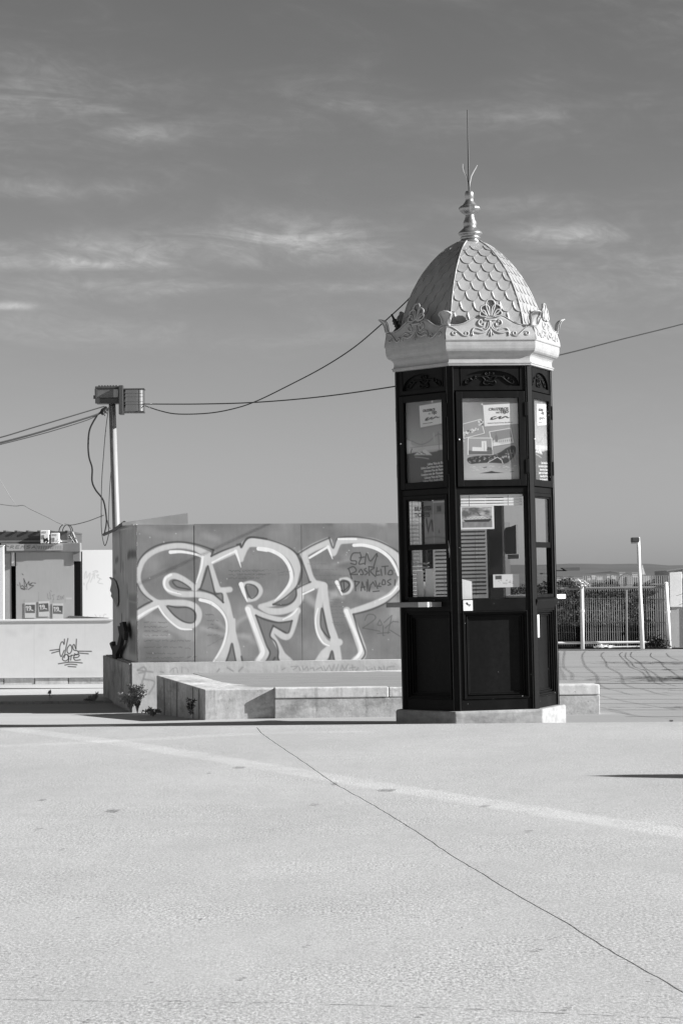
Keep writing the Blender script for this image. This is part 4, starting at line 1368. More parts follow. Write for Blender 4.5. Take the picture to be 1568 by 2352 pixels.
def flood_box(x0, y0, x1, y1):
    Y = YL - .18
    h = MB()
    a, b = atY(x0, y0, Y) - po, atY(x1, y1, Y) - po
    zs = b.z + (a.z - b.z) * .30
    # housing with a slanted top: body, recessed glass, visor strip with teeth
    h.box(a.x, b.x, Y - po.y + .02, Y - po.y + .26, b.z, a.z)
    o = h.build('lamp_housing', M_darkg, pole, bevel=.012)
    g = MB().box(a.x + .03, b.x - .03, Y - po.y + .005, Y - po.y + .019, zs + .01, a.z - .035).build('lamp_glass', mat('lamp_glass', .16, .15, vary=[((6, 6, 6), .3, 3)]), o)
    g2 = MB().box(b.x - .085, b.x - .02, Y - po.y - .001, Y - po.y + .0045, zs + .015, a.z - .04).build('glass_reflector', M_greyl, o)
    f = MB()
    f.box(a.x - .004, b.x + .004, Y - po.y - .005, Y - po.y + .018, a.z - .03, a.z + .004)
    f.box(a.x - .004, b.x + .004, Y - po.y - .005, Y - po.y + .018, b.z - .002, zs)
    f.box(a.x - .01, a.x + .026, Y - po.y - .005, Y - po.y + .018, zs, a.z - .03)
    f.build('front_frame', M_darkg, o, bevel=.005)
    n = MB()
    for i in range(7):
        x = a.x + .05 + i * (b.x - a.x - .1) / 6
        n.box(x - .012, x + .012, Y - po.y + .03, Y - po.y + .2, a.z, a.z + .02)
    tag(n.build('cooling_fin', M_darkg, o), kind='stuff')
    MB().box(a.x - .035, a.x - .003, Y - po.y + .06, Y - po.y + .1, b.z + .07, b.z + .12).build('pivot_bolt', M_darkg, o)


flood_box(219.5, 888, 275, 926)
# second lamp: a ribbed drum seen from behind, bright where the sun catches it
Y = YL - .05
a, b = atY(281, 895, Y) - po, atY(333, 948, Y) - po
cx, cyz, hz = 0, (a.z + b.z) / 2, (a.z - b.z) / 2
dr = MB()
prof = []
N = 20
W2 = b.x - a.x
ringx = []
for j in range(2):
    zz = b.z + .015 if j == 0 else a.z - .015
    for i in range(N + 1):
        t = i / N
        # plan outline: a half barrel bulging towards camera-right
        ang = math.pi * (1.0 - t)
        xx = a.x + W2 * .5 + W2 * .5 * math.copysign(abs(math.cos(ang)) ** .6, math.cos(ang))
        yy = Y - po.y - .16 * math.sin(ang) ** .6
        dr.v.append((xx, yy, zz))
k = N + 1
dr.f += [(i, i + 1, k + i + 1, k + i) for i in range(N)] + [tuple(range(k))[::-1], tuple(range(k, 2 * k)), (0, k, 2 * k - 1, k - 1)]
drum = dr.build('drum_housing', M_alu, pole)
fr = MB()
fr.box(a.x - .0, b.x + .012, Y - po.y - .175, Y - po.y + .02, a.z - .014, a.z + .006)
fr.box(a.x - .0, b.x + .008, Y - po.y - .175, Y - po.y + .02, b.z - .008, b.z + .014)
fr.box(a.x - .035, a.x + .03, Y - po.y - .19, Y - po.y + .02, b.z - .03, a.z + .05)
fr.build('drum_frame', M_darkg, drum, bevel=.006)
ln = MB()
for dz in (-.06, -.02, .05, .1):
    ln.box(a.x + .03, b.x - .01, Y - po.y - .1705, Y - po.y - .155, cyz + dz, cyz + dz + .004)
ln.build('drum_rib', M_darkg, drum)


def cable(name, pts, r, label, cat='cable', mt=M_rubber, n=8, grp=None):
    """pts: (x, y, Y) in photo pixels at a stated depth"""
    P = [tuple(atY(x, y, Y)) for x, y, Y in pts]
    mb2 = MB().tube(smooth_line(P, n), r * .78, 5)
    return tag(mb2.build(name, mt), label, cat, grp)


GC = 'cables strung to and from the floodlight pole'
cable('overhead_cable', [(345, 928, 36.5), (334, 928, 36.5), (460, 928, 35), (590, 924, 33.8), (740, 911, 32.3), (910, 887, 30.4), (1100, 853, 29.6), (1282, 816, 30.5), (1420, 781, 31.5), (1568, 744, 33), (1700, 708, 34.5)], .0105, 'taut cable from the floodlights passing behind the kiosk and on', grp=GC)
cable('overhead_cable', [(334, 932, 36.5), (370, 944, 36), (410, 951, 35.6), (480, 949, 34.8), (540, 938, 34.2), (590, 921, 33.6), (660, 887, 32.8), (740, 845, 31.8), (810, 800, 31), (872, 748, 30), (935, 690, 29.2), (960, 660, 28.95)], .0105, 'sagging cable climbing from the floodlights to the silver dome', grp=GC)
cable('overhead_cable', [(-60, 1016, 33), (0, 1005, 33.5), (80, 981, 34.5), (160, 957, 35.5), (240, 933, 36.4)], .012, 'uppermost of the cables leaving the pole beside the lamps', grp=GC)
cable('overhead_cable', [(-60, 1029, 33), (0, 1017, 33.5), (80, 996, 34.5), (160, 972, 35.5), (220, 953, 36.2), (236, 944, 36.4)], .018, 'thick twisted black cable leaving the pole beside the lamps', grp=GC)
cable('overhead_cable', [(-60, 1033, 33), (0, 1021, 33.5), (80, 1001, 34.5), (130, 987, 35.2), (200, 965, 36), (230, 950, 36.4)], .009, 'thin lowest cable running under the thick twisted one', grp=GC)
cable('hanging_cable', [(224, 953, 36.4), (207, 985, 36.4), (203, 1020, 36.4), (205, 1050, 36.4), (212, 1075, 36.4), (212, 1105, 36.4), (220, 1125, 36.4), (237, 1148, 36.4), (243, 1175, 36.3), (245, 1200, 36.2), (241, 1224, 36.1)], .017, 'thick black cable dangling in waves beside the white pole', grp=GC)
cable('hanging_cable', [(250, 935, 36.3), (243, 990, 36.3), (238, 1050, 36.3), (234, 1110, 36.3), (233, 1200, 36.3), (236, 1235, 36.3), (242, 1253, 36.2), (250, 1225, 36.2), (247, 1195, 36.2)], .008, 'thin cable hanging slack in a long loop off the pole', grp=GC)
cable('hanging_cable', [(257, 933, 36.3), (259, 1000, 36.3), (257, 1060, 36.3), (252, 1130, 36.3), (250, 1200, 36.3), (254, 1215, 36.3)], .007, 'thin cable bowing away from the pole shaft', grp=GC)
cable('hanging_cable', [(258, 930, 36.45), (259, 1000, 36.45), (261, 1080, 36.45), (263, 1160, 36.45), (264, 1216, 36.4)], .010, 'straight cable strapped down the pole shaft', grp=GC)
cable('drooping_wire', [(-60, 1150, 38), (0, 1158, 38), (35, 1162, 38), (55, 1161, 38), (72, 1170, 38), (110, 1188, 38), (140, 1203, 38), (165, 1206, 38), (200, 1198, 37.5), (222, 1190, 37), (240, 1183, 36.5)], .0085, 'slack wire drooping across the sky above the cabin', mt=M_grey, grp=GC)
cable('drooping_wire', [(-20, 1080, 38), (0, 1102, 38), (20, 1135, 38), (36, 1158, 38)], .005, 'faint thin wire falling steeply to the slack wire', mt=M_grey, grp=GC)
tag(MB().tube([atY(239, 1228, 35.9), atY(262, 1218, 34.5), atY(286, 1200, 33.0)], .022, 8).build('conduit', M_rubber), 'black conduit lying over the corner of the graffiti box top', 'conduit')
tb = MB().tube([atY(232, 951, 36.3), atY(238, 944, 36.3), atY(247, 936, 36.3)], [.03, .045, .03], 7)
tb.tube([atY(237, 946, 36.25), atY(242, 955, 36.25)], .012, 5)
tb.tube([atY(242, 942, 36.25), atY(247, 950, 36.25)], .01, 5)
tag(tb.build('cable_clamp', M_rubber), 'black clamp gathering cables just under the boxy floodlight', 'clamp')

# ================================================================== KIOSK
KY = 28.1
zg = -.095
kb = atY(1105, 1636, KY)
kiosk = empty('ticket_kiosk', (kb.x, KY, 0.0), 'black hexagonal ticket kiosk with scaled silver dome and spire', 'kiosk')
kiosk.matrix_world = Matrix.Translation((kb.x, KY, 0)) @ Matrix.Rotation(math.radians(-.75), 4, 'Y') @ Matrix.Rotation(math.radians(10), 4, 'Z')
R = .88
AP = R * math.cos(math.pi / 6)
C30 = math.cos(math.pi / 6)
HEX0 = 0.0          # vertices at 30, 90, ... so that faces have normals at -90 (front), -30, 30 ...


def per_face(name, me, faces=range(6), parent=kiosk, **kw):
    out = []
    for k in faces:
        o = link(name, me, parent, rz=math.radians(60 * k), **kw)
        out.append(o)
    return out


# plinth
pl = MB()
pl.lathe([(.965, zg - .08), (.965, .085), (.955, .112)], 6, HEX0)
pl.build('plinth', mat('plinth_concrete', 0.31, .9, spec=.2, vary=[((3, 3, 9), .34, 5), ((14, 14, 14), .2, 3)], bump=(25.0, .5, .008)), kiosk, bevel=.012)
# solid core floors
fl = MB()
fl.lathe([(.83, .11), (.83, .22)], 6, HEX0)
fl.build('floor_board', M_inner, kiosk)
cl = MB()
cl.lathe([(.81, 2.53), (.81, 2.58)], 6, HEX0)
cl.build('ceiling_board', M_inner, kiosk)
# counter inside
ct = MB()
ct.lathe([(.74, 1.20), (.74, 1.235)], 6, HEX0)
ct.build('counter', M_blackm, kiosk)

A_ = AP
y0 = lambda out: -(A_ + out)


def fbox(mb2, u0, u1, z0, z1, o0, o1):
    """box on the face frame: u across, z up, from out=o0 to out=o1 (positive = proud)"""
    return mb2.box(u0, u1, y0(o1), y0(o0), z0, z1)


HW = .43
fr = MB()
fbox(fr, -HW, HW, .112, .235, -.05, -.008)            # bottom rail
fbox(fr, -HW, HW, 1.178, 1.308, -.05, -.008)          # waist rail
for s in (-1, 1):
    a, b = sorted((s * .357, s * HW))
    fbox(fr, a, b, .235, 1.178, -.05, -.0081)
    a, b = sorted((s * .352, s * HW))
    fbox(fr, a, b, 1.308, 2.45, -.05, -.0081)
fbox(fr, -HW, HW, 2.45, 2.516, -.05, -.008)
fbox(fr, -HW, HW, 3.552, 3.562, -.05, -.02)
fbox(fr, -HW, HW, 2.516, 3.552, -.06, -.03)
fm = fr.mesh('face_frame', M_black)
per_face('face_frame', fm, bevel=.004)
fd = MB()
fbox(fd, -.36, .36, .235, 1.178, -.085, -.066)
per_face('lower_panel', fd.mesh('lower_panel', M_black))
ml = MB()


def frame(mb2, u, zb_, zt_, w, o0, o1, uc=0.0):
    fbox(mb2, uc - u, uc - u + w, zb_, zt_, o0, o1)
    fbox(mb2, uc + u - w, uc + u, zb_, zt_, o0, o1)
    fbox(mb2, uc - u + w, uc + u - w, zb_, zb_ + w, o0, o1 - .0004)
    fbox(mb2, uc - u + w, uc + u - w, zt_ - w, zt_, o0, o1 - .0004)


frame(ml, .357, .235, 1.178, .012, -.06, .004)
frame(ml, .345, .247, 1.166, .018, -.065, -.014)
frame(ml, .327, .265, 1.148, .014, -.065, -.040)
frame(ml, .313, .279, 1.134, .012, -.065, -.030)
frame(ml, .301, .291, 1.122, .018, -.066, -.052)
per_face('molding', ml.mesh('molding', M_black), bevel=.003)

# corner posts with a worn bead
cp = MB()
cp.box(-.036, .036, -(R + .004), -(R - .055), .111, 3.826)
cpm = cp.mesh('corner_post', M_black)
for k in range(6):
    o = link('corner_post', cpm, kiosk, rz=math.radians(30 + 60 * k), bevel=.006)
    bd = MB().tube([(-.040, -(R - .014), .112), (-.040, -(R - .014), 3.82)], .006, 6)
    bd.build('worn_bead', M_blackm, o)

# display cases + posters
dc = MB()
frame(dc, .382, 2.522, 3.549, .072, -.03, .014)
dcm = dc.mesh('display_case', M_black)
hg = MB()
fbox(hg, .372, .408, 0, .15, -.01, .024)
hgm = hg.mesh('hinge', M_black)
kn = MB()
kn.lathe([(.0005, -.008), (.008, -.004), (.009, .004), (.0005, .009)], 8)
knm = kn.mesh('knob', M_white, True)
cases = per_face('display_case', dcm, bevel=.004)
for c in cases:
    for z in (3.28, 2.66):
        link('hinge', hgm, c, loc=(0, 0, z), bevel=.003)
    link('knob', knm, c, loc=(-.355, y0(.02), 3.03))

PU, PZ0, PZ1 = .311, 2.592, 3.478
PW, PH = 2 * PU, PZ1 - PZ0


def front_poster(X, Y):
    # painter works in the coordinates of the enlarged photograph: x 640..1113, y 352..1055
    cv = Canvas(X, Y, .36 + .12 * (vnoise(X, Y, .006, .004, 5, 3) - .5))
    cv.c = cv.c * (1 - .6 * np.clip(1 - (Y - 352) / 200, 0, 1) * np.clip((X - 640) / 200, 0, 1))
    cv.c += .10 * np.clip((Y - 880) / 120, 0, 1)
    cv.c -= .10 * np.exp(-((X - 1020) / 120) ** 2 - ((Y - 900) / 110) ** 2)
    cv.poly([(818, 418), (1113, 403), (1113, 578), (832, 600)], .10, 8, .35)
    cv.poly([(820, 412), (1113, 398), (1113, 576), (830, 596)], .78, 1.5)
    # wave logo
    cv.poly([(875, 540), (882, 520), (910, 510), (935, 508), (925, 515), (900, 522), (897, 532), (935, 520), (960, 508), (975, 508), (965, 525), (1000, 508), (1020, 510), (1030, 520), (1045, 520), (1030, 528), (1015, 524), (1005, 518), (980, 530), (955, 535), (945, 530), (950, 520), (925, 533), (895, 541)], .06, 2)
    for q, fn in [([(640, 572), (800, 530), (830, 655), (650, 700)], 0), ([(865, 640), (1050, 610), (1072, 738), (890, 768)], 1), ([(685, 690), (890, 693), (895, 842), (680, 836)], 2)]:
        cv.poly([(x + 6, y + 7) for x, y in q], .12, 6, .4)
        cv.poly(q, .80, 1.5)
        cx, cy = sum(p[0] for p in q) / 4, sum(p[1] for p in q) / 4
        inn = [(cx + (x - cx) * .93, cy + (y - cy) * .92) for x, y in q]
        cv.poly(inn, [.34, .27, .36][fn], 1.2)
        L = [(cx + (x - cx) * .93, cy + (y - cy) * .92) for x, y in q]
        if fn == 0:
            rr_ = random.Random(1)
            for i in range(40):
                t = rr_.random()
                x = 655 + t * 165
                y = 675 - t * 60 - rr_.random() * (22 + 50 * (t > .75)) - 8
                cv.poly([(x - 6, y - 6), (x + 7, y - 8), (x + 8, y + 6), (x - 5, y + 8)], rr_.choice([.75, .7, .08, .12, .6]), 1.5)
        elif fn == 1:
            cv.poly([(890, 750), (895, 720), (920, 705), (940, 712), (1060, 690), (1065, 735), (890, 760)], .6, 2)
            cv.poly([(915, 730), (912, 690), (925, 660), (938, 690), (940, 730)], .2, 2)
            cv.stroke([(922, 662), (922, 650)], 4, .2, 2, curve=False)
            for i in range(14):
                x = 945 + i * 8
                cv.blob(x, 726 - i * .8, 5, 10, .07 if i % 2 else .7, .9)
            cv.poly([(890, 765), (890, 740), (915, 735), (960, 745), (960, 755)], .75, 2)
        else:
            cv.poly([(690, 835), (690, 800), (780, 806), (890, 800), (890, 838)], .15, 2)
            cv.poly([(720, 805), (722, 770), (800, 775), (800, 722), (840, 720), (844, 808)], .78, 2)
            cv.poly([(840, 800), (850, 770), (885, 778), (888, 802)], .12, 3)
            cv.stroke([(822, 735), (822, 800)], 4, .35, 3, curve=False)
    # map of the river banks
    cv.poly([(675, 885), (690, 860), (760, 848), (850, 842), (905, 838), (960, 815), (1005, 785), (1060, 762), (1085, 775), (1088, 810), (1075, 850), (1050, 880), (1000, 915), (940, 912), (850, 908), (760, 912), (705, 915)], .05, 3, 1, True)
    cv.stroke([(850, 905), (930, 860), (965, 885), (975, 915)], 5, .7, 2, curve=False)
    rr_ = random.Random(8)
    for i in range(46):
        x, y = rr_.uniform(690, 1060), 0
        y = 880 - (x - 690) * .08 + rr_.uniform(-25, 25)
        cv.blob(x, y, rr_.uniform(2, 8), rr_.uniform(2, 7), rr_.choice([.5, .65, .3]), .7)
    for i in range(26):
        x = 690 + rr_.random() * 390
        y = 935 + rr_.random() * 40
        cv.stroke([(x, y), (x + rr_.uniform(8, 25), y - 3)], 3, .78, 2, .6, curve=False)
    for x in (1015, 1040, 1065):
        cv.stroke([(x, 800), (x + 20, 900)], 3, .6, 3, .4, curve=False)
    cv.poly([(775, 997), (850, 985), (880, 978), (910, 986), (985, 996), (880, 999)], .05, 2)
    cv.poly([(805, 948), (840, 940), (838, 948), (810, 953)], .08, 2)
    cv.poly([(1030, 988), (1060, 982), (1070, 986), (1035, 992)], .1, 2)
    cv.blob(812, 405, 6, 6, .8)
    cv.blob(650, 718, 6, 6, .8)
    return cv.c


def side_poster(X, Y):
    # unit square, x right, y down
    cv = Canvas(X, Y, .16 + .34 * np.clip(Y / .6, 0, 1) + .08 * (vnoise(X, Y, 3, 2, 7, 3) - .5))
    cv.poly([(.36, .06), (1, .04), (1, .30), (.38, .33)], .08, .02, .4)
    cv.poly([(.36, .052), (1, .032), (1, .292), (.38, .322)], .78, .004)
    cv.poly([(.5, .245), (.51, .222), (.56, .205), (.62, .205), (.575, .222), (.57, .232), (.66, .205), (.71, .205), (.68, .225), (.78, .2), (.82, .205), (.85, .213), (.9, .213), (.84, .225), (.79, .215), (.70, .235), (.65, .235), (.66, .222), (.57, .245)], .06, .006)
    cv.poly([(0, .50), (.0, .62), (1, .60), (1, .54), (.6, .55), (.3, .56)], .62, .01, .9)
    cv.poly([(0, .47), (.12, .46), (.14, .60), (0, .62)], .7, .02, .8)
    for q, w in [([(0, .44), (.15, .48), (.38, .53), (.6, .50), (.84, .42), (1, .47)], .012), ([(.84, .40), (.86, .63)], .022), ([(.10, .56), (1, .545)], .008), ([(.42, .5), (.42, .58)], .006), ([(.72, .42), (.74, .5)], .05)]:
        cv.stroke(q, w, .2 if w < .04 else .5, .01, .7)
    cv.poly([(0, .635), (.3, .62), (.6, .635), (1, .61), (1, 1), (0, 1)], .075, .006)
    cv.poly([(.2, .655), (.3, .62), (.38, .60), (.5, .60), (.6, .64), (.66, .67), (.4, .66)], .7, .01)
    cv.poly([(.3, .59), (.45, .575), (.5, .59), (.32, .61)], .55, .01)
    for q in [[(.36, .62), (.5, .655)], [(.4, .61), (.44, .65)], [(.3, .63), (.36, .645)]]:
        cv.stroke(q, .012, .1, .006, .8, curve=False)
    cv.stroke([(.22, .68), (.42, .695), (.58, .715)], .012, .5, .008, .7)
    cv.stroke([(.11, .62), (.14, .58)], .02, .06, .01)
    cv.stroke([(.66, .63), (.8, .625)], .012, .55, .01, .6)
    cv.blob(.7, .015, .02, .012, .8)
    return cv.c


for k in range(6):
    z_ = PZ1
    if k == 0:
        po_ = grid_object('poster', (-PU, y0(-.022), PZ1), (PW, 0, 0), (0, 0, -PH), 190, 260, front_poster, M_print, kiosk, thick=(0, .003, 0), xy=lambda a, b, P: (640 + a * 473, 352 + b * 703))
    else:
        if k == 1:
            po_ = grid_object('poster', (-PU, y0(-.022), PZ1), (PW, 0, 0), (0, 0, -PH), 110, 200, side_poster, M_print, kiosk, thick=(0, .003, 0), xy=lambda a, b, P: (a, b))
            sp_me = po_.data
        else:
            po_ = link('poster', sp_me, kiosk)
    po_.rotation_euler = (0, 0, math.radians(60 * k))
    FM = Matrix.Translation((0, 0, 0)) @ Matrix(((1, 0, 0, 0), (0, 0, -1, y0(-.0205)), (0, 1, 0, 0), (0, 0, 0, 1)))
    q_ = PW / 473
    if k == 0:
        T = lambda x, y: FM @ Matrix.Translation((-PU + (x - 640) * q_, PZ1 - (y - 352) * (PH / 703), 0)) @ Matrix.Rotation(math.radians(1.7), 4, 'Z')
        text_mesh('CRUZEIROS', .041, M_ink, 'poster_lettering', po_, T(866, 460), bold=.0004, xs=1.02)
        text_mesh('NO', .028, M_inkg, 'poster_lettering', po_, T(930, 485))
        text_mesh('TEJO', .043, M_ink, 'poster_lettering', po_, T(964, 484), bold=.0013, xs=1.0)
        text_mesh('Lisbon Seen From the River', .017, M_inkg, 'poster_lettering', po_, T(856, 572), xs=1.25, spacing=1.15)
    elif k in (1, 5):
        T = lambda x, y: FM @ Matrix.Translation((-PU + x * PW, PZ1 - y * PH, 0)) @ Matrix.Rotation(math.radians(1.5), 4, 'Z')
        text_mesh('CRUZEIROS', .038, M_ink, 'poster_lettering', po_, T(.45, .135), bold=.0012)
        text_mesh('NO', .026, M_inkg, 'poster_lettering', po_, T(.60, .172))
        text_mesh('TEJO', .040, M_ink, 'poster_lettering', po_, T(.68, .17), bold=.0012)
        text_mesh('Lisbon Seen From the River', .014, M_inkg, 'poster_lettering', po_, T(.45, .282))
        for i, tx in enumerate(['Lisboa Vista do Rio', 'Lisbon Seen from the River', 'Lisbonne Vue du Fleuve', 'Lissabon von der Flussseite', 'Lisbona Vista dal Fiume', 'Lisboa Vista desde el Rio']):
            text_mesh(tx, .036, M_inkw, 'poster_lettering', po_, T(.96, .785 + i * .041), align='RIGHT', bold=.0008, xs=.92)
    gl = MB()
    fbox(gl, -PU, PU, PZ0, PZ1, -.012, -.009)
    if k < 1:
        glm = gl.mesh('case_glass', M_glass)
    link('case_glass', glm, kiosk, rz=math.radians(60 * k))

# arch panels at the top
ap = MB()
fbox(ap, -HW, HW, 3.563, 3.824, -.06, -.028)
fbox(ap, -HW, -.335, 3.563, 3.824, -.028, -.002)
fbox(ap, .335, HW, 3.563, 3.824, -.028, -.002)
fbox(ap, -.335, .335, 3.563, 3.606, -.028, -.0021)
# arch-shaped cut: fill above the arch with a stepped polygon
ar = [(-.335, 3.606)]
arc = [(-.322 * math.cos(t), 3.612 + .165 * math.sin(t) ** .8) for t in [i * math.pi / 16 for i in range(17)]]
n_ = len(arc)
V, F = [], []
for (u, z) in arc:
    for o_ in (-.002, -.028):
        V += [(u, y0(o_), z), (u, y0(o_), 3.824)]
for i in range(n_ - 1):
    a = i * 4
    F += [(a, a + 4, a + 5, a + 1), (a + 2, a + 3, a + 7, a + 6), (a, a + 2, a + 6, a + 4), (a + 1, a + 5, a + 7, a + 3)]
ap.add(V, F)
apm = ap.mesh('arch_panel', M_black)
arches = per_face('arch_panel', apm)


def relief(lines, tf, r, n=4, segs=5):
    mb2 = MB()
    for item in lines:
        pts, rr_ = (item if isinstance(item, tuple) and isinstance(item[0], list) else (item, r))
        q = smooth_line(pts, segs)
        P = [tf(p.x, p.y) for p in q]
        N_ = len(P)
        rad = [rr_ * (0.55 + .45 * math.sin(math.pi * min(1, .15 + .85 * i / max(1, N_ - 1)))) for i in range(N_)]
        mb2.tube(P, rad, 6)
    return mb2


# ornament in the arch: crop coordinates x 600..1180, y 690..830 (centre 893)
ta = lambda x, y: (((x - 893) * .00138), y0(-.022), 3.606 + (822 - y) * .00132)
half = [[(893, 760), (870, 745), (830, 742), (790, 748), (760, 775), (720, 800), (700, 795), (705, 770), (725, 770)], [(790, 748), (775, 740), (790, 765)], [(745, 770), (740, 755), (762, 778)], [(880, 775), (850, 780), (845, 800), (870, 808), (893, 800)],
        [(893, 735), (865, 730), (860, 712), (885, 722)], [(830, 742), (850, 760), (870, 790)]]
full = half + [[(1786 - x, y) for x, y in q] for q in half] + [[(893, 705), (893, 735)], [(860, 785), (926, 785)], [(650, 800), (655, 828), (1125, 824)]]
orn = relief([(q, .0105) for q in full[:-1]] + [(full[-1], .004)], ta, .011).mesh('scroll_ornament', M_black, True)
for a_ in arches:
    link('scroll_ornament', orn, a_)

# ----- windows
gw = MB()
fbox(gw, -.351, .351, 1.31, 2.449, -.034, -.030)
g1 = gw.mesh('window_pane', M_glass)
per_face('window_pane', g1, faces=(0, 2, 3, 4))
# sash windows on the two oblique faces
sw = MB()
frame(sw, .351, 1.31, 2.449, .035, -.045, .000)
fbox(sw, -.316, .316, 1.855, 1.895, -.045, -.012)
fbox(sw, -.316, -.285, 1.345, 1.855, -.05, -.028)
frame(sw, .316, 1.893, 2.414, .022, -.03, -.012)
swm = sw.mesh('sash_frame', M_black)
for k in (1, 5):
    s_ = link('sash_frame', swm, kiosk, rz=math.radians(60 * k), bevel=.003)
    g = MB()
    fbox(g, -.295, .295, 1.91, 2.395, -.024, -.020)
    g.build('upper_pane', M_glass, s_)
    if k == 5:
        g = MB()
        fbox(g, -.286, .31, 1.345, 1.856, -.042, -.038)
        g.build('lower_pane', M_glass, s_)
        lt = MB()
        FMw = Matrix(((1, 0, 0, 0), (0, 0, -1, y0(-.018)), (0, 1, 0, 0), (0, 0, 0, 1)))
        text_mesh('BILHETES', .066, M_ink, 'window_lettering', s_, FMw @ Matrix.Translation((-.20, 2.285, 0)), bold=.001)
        text_mesh('TICKETS', .066, M_ink, 'window_lettering', s_, FMw @ Matrix.Translation((-.20, 2.215, 0)), bold=.001)
# waist bevel rail of the sun-lit side
wr = MB()
wr.prism([(-HW, y0(-.008), 1.31), (-HW, y0(.03), 1.29), (-HW, y0(.03), 1.27), (-HW, y0(-.008), 1.17)], (2 * HW, 0, 0))
per_face('waist_rail', wr.mesh('waist_rail', M_black), faces=(1,))

# blinds: raised bundle on the front window, lowered slats on the two back windows
bh = MB()
fbox(bh, -.345, .345, 2.405, 2.435, -.085, -.045)
for i in range(3):
    fbox(bh, -.34, .34, 2.315 + i * .03, 2.336 + i * .03, -.083, -.045)
blind = bh.build('raised_blind', M_paper, kiosk)
for x in (-.25, .18):
    MB().box(x, x + .006, y0(-.048), y0(-.044), 2.31, 2.43).build('blind_cord', M_grey, blind)
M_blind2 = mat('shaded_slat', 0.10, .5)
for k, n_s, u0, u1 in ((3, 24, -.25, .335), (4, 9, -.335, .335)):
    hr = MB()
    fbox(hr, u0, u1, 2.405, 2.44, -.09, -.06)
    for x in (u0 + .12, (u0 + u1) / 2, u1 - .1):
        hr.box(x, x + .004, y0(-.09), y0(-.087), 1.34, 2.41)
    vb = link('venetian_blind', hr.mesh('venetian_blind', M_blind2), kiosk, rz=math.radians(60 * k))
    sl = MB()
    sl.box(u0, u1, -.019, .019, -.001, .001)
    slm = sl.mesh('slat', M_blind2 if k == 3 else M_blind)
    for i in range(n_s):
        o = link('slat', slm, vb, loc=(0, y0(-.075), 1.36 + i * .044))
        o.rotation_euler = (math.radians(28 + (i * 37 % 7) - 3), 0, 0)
# tall dark cupboard box added in the back corner for the dark band
cbd = MB()
fbox(cbd, -.43, -.275, .23, 2.5, -.16, -.05)
link('filler', cbd.mesh('filler', M_inner), kiosk, rz=math.radians(180), bevel=.004)

# ticket shelves
KW = kiosk.matrix_world.copy()


def face_world(k):
    return KW @ Matrix.Rotation(math.radians(60 * k), 4, 'Z')


sh = MB()
sh.box(-.46, .225, y0(.20), y0(-.004), 1.235, 1.288)
s5 = link('ticket_shelf', sh.mesh('ticket_shelf', M_shelf), kiosk, rz=math.radians(300), bevel=.004)
MB().box(.075, .227, y0(.203), y0(.14), 1.236, 1.2885).build('pale_end_tape', M_white, s5)
sh = MB()
sh.box(-.36, .40, y0(.235), y0(-.004), 1.285, 1.335)
link('ticket_shelf', sh.mesh('ticket_shelf_white', M_white), kiosk, rz=math.radians(120), bevel=.004)
# peeling paint on the corner beside the sash
pp = MB()
for poly in ([(.342, 1.96), (.352, 1.93), (.358, 1.87), (.350, 1.85), (.364, 1.80), (.358, 1.76), (.372, 1.80), (.375, 1.85), (.362, 1.90), (.352, 1.95)], [(.385, 1.95), (.395, 1.96), (.402, 1.92), (.394, 1.88), (.399, 1.82), (.388, 1.86), (.382, 1.91)]):
    pp.prism([(u, y0(-.006), z) for u, z in poly], (0, -.0025, 0))
pp.mesh
link('peeled_paint', pp.mesh('peeled_paint', M_greyl), kiosk, rz=math.radians(300))
rr = random.Random(12)
ch = MB()
for i in range(30):
    u, z = rr.choice([-.35, .35, -.29, .0, .29]) + rr.uniform(-.05, .05), rr.uniform(.15, 3.4)
    if 1.32 < z < 2.44 and abs(u) < .35:
        continue
    ch.box(u, u + rr.uniform(.002, .005), y0(.0065), y0(.0045), z, z + rr.uniform(.002, .012))
per_face('paint_chip', ch.mesh('paint_chip', M_greyl), faces=(0, 1))

# stickers
def paint_sticker(X, Y):
    cv = Canvas(X, Y, .8 + 0 * X)
    cv.poly([(.22, .25), (.4, .18), (.5, .25), (.55, .4), (.75, .38), (.8, .5), (.6, .55), (.5, .5), (.35, .45)], .03, .03)
    cv.blob(.12, .3, .04, .03, .05)
    cv.blob(.62, .62, .1, .03, .1)
    cv.blob(.88, .42, .02, .05, .2)
    cv.stroke([(.35, .83), (.7, .83)], .03, .35, .02, curve=False)
    return cv.c


uc, zc_ = -.298, 1.243
st_ = grid_object('sticker', (-.05 + uc, y0(.0), zc_ + .057), (.103, 0, 0), (0, 0, -.113), 30, 34, paint_sticker, M_print, None, thick=(0, .004, 0), xy=lambda a, b, P: (a, b))
st_.matrix_world = face_world(0)
tag(st_, 'square white sticker with black figure under the kiosk front window', 'sticker')


def paint_st2(X, Y):
    cv = Canvas(X, Y, .7 + 0 * X)
    for y_ in (.2, .28, .55, .62, .7, .78):
        cv.stroke([(.5, y_), (.62, y_ + .02)], .06, .3, .03, .7, curve=False)
    cv.blob(.8, .5, .2, .6, .85, .6)
    return cv.c


st2 = grid_object('sticker', (-.40, y0(.008), 1.125), (.10, 0, 0), (0, 0, -.245), 16, 30, paint_st2, M_print, None, thick=(0, .004, 0), xy=lambda a, b, P: (a, b))
st2.matrix_world = face_world(1)
tag(st2, 'tall white notice strip on the sunlit lower panel of the kiosk', 'notice')


